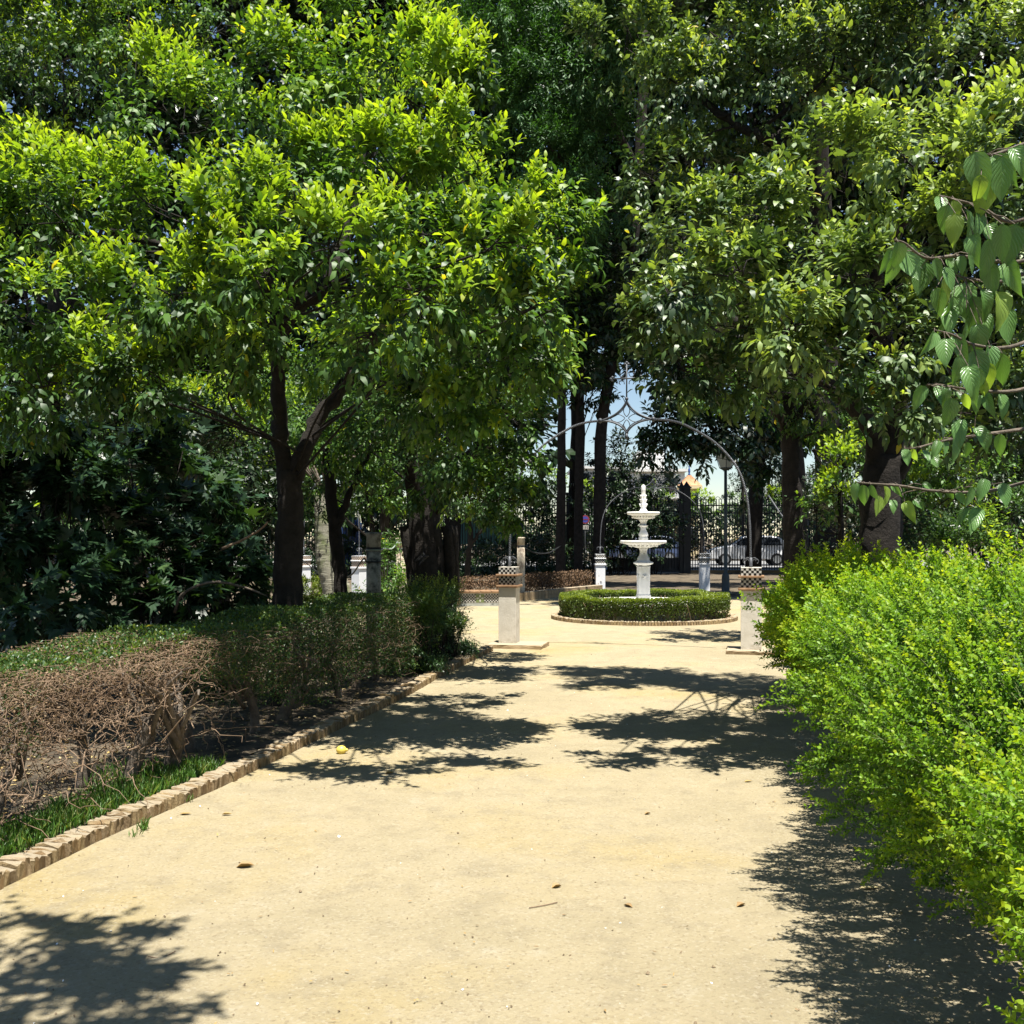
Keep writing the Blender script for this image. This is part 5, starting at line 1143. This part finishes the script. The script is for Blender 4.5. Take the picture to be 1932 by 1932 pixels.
for D, path, lv in BRANCH:
    q = limb(brm, [zP(x, y_, D + .0004 * (x - 600)) for x, y_ in path], .009, .0025, 5, 24)
    for x, y_, a, L in lv:
        d = D + rng.uniform(-.12, .12); b = zP(x, y_, d); L = L * 1.16 * rng.uniform(.82, 1.15) / 1.932 * .7728 / F * d; a = math.radians(a)
        axd = nrm(np.array((math.cos(a), rng.uniform(-.65, .3), -math.sin(a)))); upv = nrm(np.array((rng.normal() * .55 - .1, -1, .55 + rng.normal() * .4)))
        sd = nrm(np.cross(upv, axd)); nn_ = np.cross(axd, sd)
        j = q[np.argmin(np.linalg.norm(q - b, axis=1))]
        if np.linalg.norm(j - b) > .01: brm.tube([j, (j + b) / 2 + np.array((0, 0, .01)), b], [.0022, .0018, .0016], 4, cap=False)
        o = bpy.data.objects.new('leaf', random.choice(BL)); COL.objects.link(o)
        mt = Matrix((( *(axd * L), 0), (*(sd * L * rng.uniform(.95, 1.2)), 0), (*(nn_ * L), 0), (0, 0, 0, 1))).transposed(); mt.translation = Vector(b)
        o.parent = bt; o.matrix_parent_inverse = ibt; o.matrix_basis = mt
    limb(brm, [q[0], q[0] + np.array((.15, .1, -.1)), np.array((2.75, 4.0, max(.8, q[0][2] - .5)))], .012, .016, 5, 8)
o = brm.build('branches', M['pale_bark'], bt); o.matrix_parent_inverse = ibt
mb = MB(); limb(mb, [(2.75, 4.0, 0), (2.78, 4.02, 1.2), (2.72, 4.0, 2.4), (2.8, 3.9, 3.6)], .05, .02, 8, 14); o = mb.build('trunk', M['bark'], bt); o.matrix_parent_inverse = ibt

# ------------------------------------------------------------------ grass and weeds by the kerb
def blades(name, xs, ys, n, h, z=.04):
    LV = Leaves(); pos = np.c_[xs, ys, np.full(n, z)]; d = unit(n) * .55 + np.array((0, 0, 1)); LV.add(pos, d, unit(n) + np.array((0, -.4, .3)), h * rng.uniform(.5, 1.2, n), .006, np.clip(.55 + rng.normal(size=n) * .2, 0, 1)); return LV.build(name, T_ORANGE, M['grass'])
n = 4200; ys = 4.3 + 2.6 * rng.random(n) ** .8; xs = kerb_x(ys) - .17 - np.abs(rng.normal(size=n)) * .30; kp = fnoise(np.c_[xs * 5, ys * 3, xs * 0], 1) > -.25; xs, ys = xs[kp], ys[kp]
tag(blades('grass', xs, ys, len(xs), .10), 'short green grass growing along the inner side of the kerb', 'grass', kind='stuff')
for px, py, n, h, lab in ((272, 1570, 34, .075, 'small green weed tuft in the sand close to the kerb'), (255, 1582, 10, .05, 'tiny straw-coloured weed beside the small green tuft'), (350, 1517, 26, .05, 'dusty weed at the foot of the sunlit kerb')):
    g = GP(px, py); tag(blades('weed', np.full(n, g[0]) + rng.normal(size=n) * .012, np.full(n, g[1]) + rng.normal(size=n) * .012, n, h, .012), lab, 'weed', 'weeds on the path')
n = 2600; ys = 4.5 + 9 * rng.random(n); xs = kerb_x(ys) - .28 - 2.2 * rng.random(n); LV = Leaves()
LV.add(np.c_[xs, ys, np.full(n, .052)], unit(n) * np.array((1, 1, .12)), unit(n) * .25 + np.array((0, 0, 1)), rng.uniform(.02, .06, n), rng.uniform(.012, .025, n), rng.random(n))
tag(LV.build('leaf_litter', T_OVAL, M['fallen']), 'dry brown leaf litter scattered over the left bed', 'leaf litter', kind='stuff')
# grit, crumbs and specks on the sand
mb = MB(); n = 800
for i in range(n):
    y_ = 3.2 + 11 * rng.random() ** 1.6; x = rng.uniform(kerb_x(y_) + .03, hedge_x(y_) + .5); r = rng.uniform(.0022, .006) * (1.6 if rng.random() < .06 else 1)
    v = nrm(rng.normal(size=(6, 3)) * .4 + np.array([(1, 0, 0), (0, 1, 0), (-1, 0, 0), (0, -1, 0), (0, 0, .7), (0, 0, -.7)])) * r + np.array((x, y_, .012 + r * .3))
    mb.add(v, [(0, 1, 4), (1, 2, 4), (2, 3, 4), (3, 0, 4), (1, 0, 5), (2, 1, 5), (3, 2, 5), (0, 3, 5)], int(rng.random() < .85))
tag(mb.build('grit', [M['stone_white'], M['tan_grit']]), 'fine grit and crumbs strewn over the sand path', 'grit', kind='stuff')
LV = Leaves(); n = 420; ys = 3.3 + 9 * rng.random(n) ** 1.5; xs = kerb_x(ys) + .05 + rng.random(n) * (hedge_x(ys) + .5 - kerb_x(ys)) ; 
xs = np.where(rng.random(n) < .45, hedge_x(ys) + rng.uniform(-.3, .6, n), xs)
LV.add(np.c_[xs, ys, np.full(n, .018)], unit(n) * np.array((1, 1, .2)), unit(n) * .3 + np.array((0, 0, 1)), rng.uniform(.008, .026, n), rng.uniform(.004, .009, n), rng.random(n) * .6)
tag(LV.build('plant_debris', T_OVAL, M['fallen']), 'tiny dry leaf fragments and husks on the sand path', 'debris', kind='stuff')
def fallen(px, py, L, W, rz, tint, lab, mat='fallen', curl=.3, z=.013, name='fallen_leaf', D=None):
    g = GP(px, py) if D is None else P(px, py, D); t = T_ORANGE[0].copy(); t[:, 2] = np.abs(t[:, 1]) * 1.5 * curl + .2 * curl * t[:, 0] ** 2
    nv = MB(); ca, sa = math.cos(rz), math.sin(rz)
    V = np.c_[(t[:, 0] - .5) * L * ca - t[:, 1] * W * sa, (t[:, 0] - .5) * L * sa + t[:, 1] * W * ca, t[:, 2] * W]
    cor = [i for f in T_ORANGE[1] for i in f]; o = link_mesh(name, V, cor, [len(f) for f in T_ORANGE[1]], M[mat], None, None, True, [tint] * len(V), (g[0], g[1], z if D is None else g[2]))
    return tag(o, lab, 'leaf', 'fallen leaves')
fallen(463, 1641, .085, .045, .15, .15, 'curled brown dead leaf lying alone on the sunny sand near the left', curl=.7)
fallen(1641, 1682, .10, .046, .1, .9, 'large pale dry leaf lying in the shade of the tall hedge')
fallen(659, 1469, .06, .03, 1.2, .95, 'pale cream fallen leaf near the edge of the tree shadow on the left')
fallen(735, 1463, .06, .035, .2, .45, 'small tan curled leaf just beyond the tree shadow edge', curl=.6)
fallen(1185, 1716, .045, .02, 2.5, .1, 'dark shrivelled leaf on the sand at lower centre right', curl=.8)
fallen(1050, 1680, .05, .03, .4, .2, 'brown crumpled leaf scrap in the middle of the path', curl=.8)
fallen(350, 1540, .07, .03, .2, .3, 'thin brown leaf lying just outside the sunlit kerb')
fallen(428, 1541, .06, .025, .0, .35, 'narrow tan leaf in the sun left of the path centre', curl=.6)
fallen(1412, 1478, .06, .028, .3, .5, 'tan leaf at the front edge of the right tree shadow')
fallen(1222, 1540, .04, .02, .3, .2, 'tiny brown leaf at the centre right of the sunny sand', curl=.8)
fallen(1398, 1715, .05, .025, .5, .1, 'dark twisted leaf next to the jagged hedge shadow', curl=.8)
fallen(284, 1182, .062, .038, .4, 1.0, 'yellow leaf resting on the green top of the dry hedge', 'yellow_leaf', .4, name='yellow_leaf', D=6.9)
fallen(517, 1166, .05, .03, 1.6, .3, 'narrow orange-yellow leaf caught on the dark hedge top', 'yellow_leaf', .5, name='yellow_leaf', D=8.1)
g = GP(644, 1424); mb = MB(); mb.ball((0, 0, .035), .034, 0, 12, (1.12, 1, .95)); mb.ball((.038, 0, .035), .012, 0, 6)
tag(mb.build('lemon', M['lemon'], None, tuple(g)), 'small yellow citrus fruit at the edge of the tree shadow', 'fruit')
for px, py, L, rz, lab in ((1025, 1715, .14, .5, 'thin straw-like twig lying on the sunny sand'), (305, 1808, .10, .5, 'short dark twig in the lower left shade')):
    g = GP(px, py); c = np.array((math.cos(rz), math.sin(rz), 0)) * L / 2; mb = MB(); mb.tube(spline([-c, rng.normal(size=3) * .006, c], 8), .0022, 4); tag(mb.build('twig', M['dry_twig'], None, (g[0], g[1], .017)), lab, 'twig', 'twigs on the sand')

# ------------------------------------------------------------------ trees beside and behind the photographer (lower-left shadow caster; rear ones added to block sky light)
tree('orange_tree', 'orange tree beside the photographer whose branch shades the lower left sand', 'orange trees along the path',
     [([(-3.6, 1.2, 0), (-3.6, 1.3, 1.2), (-3.4, 1.4, 2.3), (-2.6, 2.0, 3.6)], .16, .06), ([(-2.6, 2.0, 3.6), (-1.7, 2.5, 4.1), (-1.1, 2.5, 4.2)], .05, .02)],
     [((-1.75, 2.75, 4.25), .55), ((-2.4, 2.3, 4.6), .8), ((-3.2, 2.2, 5.0), .9), ((-3.6, 1.2, 5.2), .9), ((-1.2, 2.55, 4.3), .5), ((-.85, 2.35, 4.2), .38), ((-1.3, 3.0, 4.3), .3), ((-4.4, 2.0, 4.6), .9)], n=230, young=.4)
for x, y_, h, lab in ((3.9, -2.5, 5.5, 'unseen orange tree added behind the photographer on the right to block sky light'), (-4.2, -4.5, 5.5, 'unseen orange tree added behind the photographer on the left to block sky light'), (4.6, -8, 6, 'unseen orange tree added further behind the photographer on the right to block sky light'), (-4.8, -10, 6, 'unseen orange tree added further behind the photographer on the left to block sky light')):
    tree('orange_tree', lab, 'orange trees along the path', [([(x, y_, 0), (x, y_, 1.5), (x * .95, y_, 3.2)], .2, .1)],
         [((x + dx, y_ + dy, h - 1.2 + dz), 1.3) for dx, dy, dz in ((0, 0, .9), (-1.2, -.9, 0), (1.1, -1, .1), (-.9, 1.1, .2), (1, 1, -.1), (0, 0, -.4))], leaf=.2, n=34, m=7, tmpl=T_QUAD, branches=False)

# unseen crowns added high above the plaza to shade what stands behind the fountain
tree('dark_tree', 'very tall dark tree added for its out-of-view crown that shades the back of the plaza', 'tall dark trees behind',
     [(PX([(1560, 1100, 35), (1560, 700, 35), (1540, 200, 34), (1500, -200, 32)]), .45, .25)],
     [((x + rng.normal() * .5, y_ + rng.normal() * .5, 18.8 + rng.normal() * .6), 2.4) for x in (4.4, 7.6, 10.8, 14) for y_ in (21.8, 25.6, 29.4) if not (x < 9 and y_ == 25.6)], leaf=.5, n=20, mat='dark_leaf', tmpl=T_QUAD, m=8, slen=.7, young=0, inner=.1, branches=False, squash=.8)
sh = empty('street_hedge', (5, 69, 0), 'long dark hedge across the street beyond the railing', 'hedge'); LV = Leaves(); n = 30000
p = np.c_[rng.uniform(-34, 44, n), 69 + rng.normal(size=n) * .5, 3.3 * rng.random(n) ** .7]; p[:, 2] *= 1 + .25 * fnoise(p * np.array((.4, .4, 0)), 1)
LV.add(p, unit(n), unit(n) + np.array((0, 0, .6)), rng.uniform(.2, .4, n), rng.uniform(.12, .2, n), np.clip(.3 + rng.normal(size=n) * .25, 0, 1)); under(sh, tag(LV.build('foliage', T_QUAD, M['dark_leaf']), kind='stuff'))
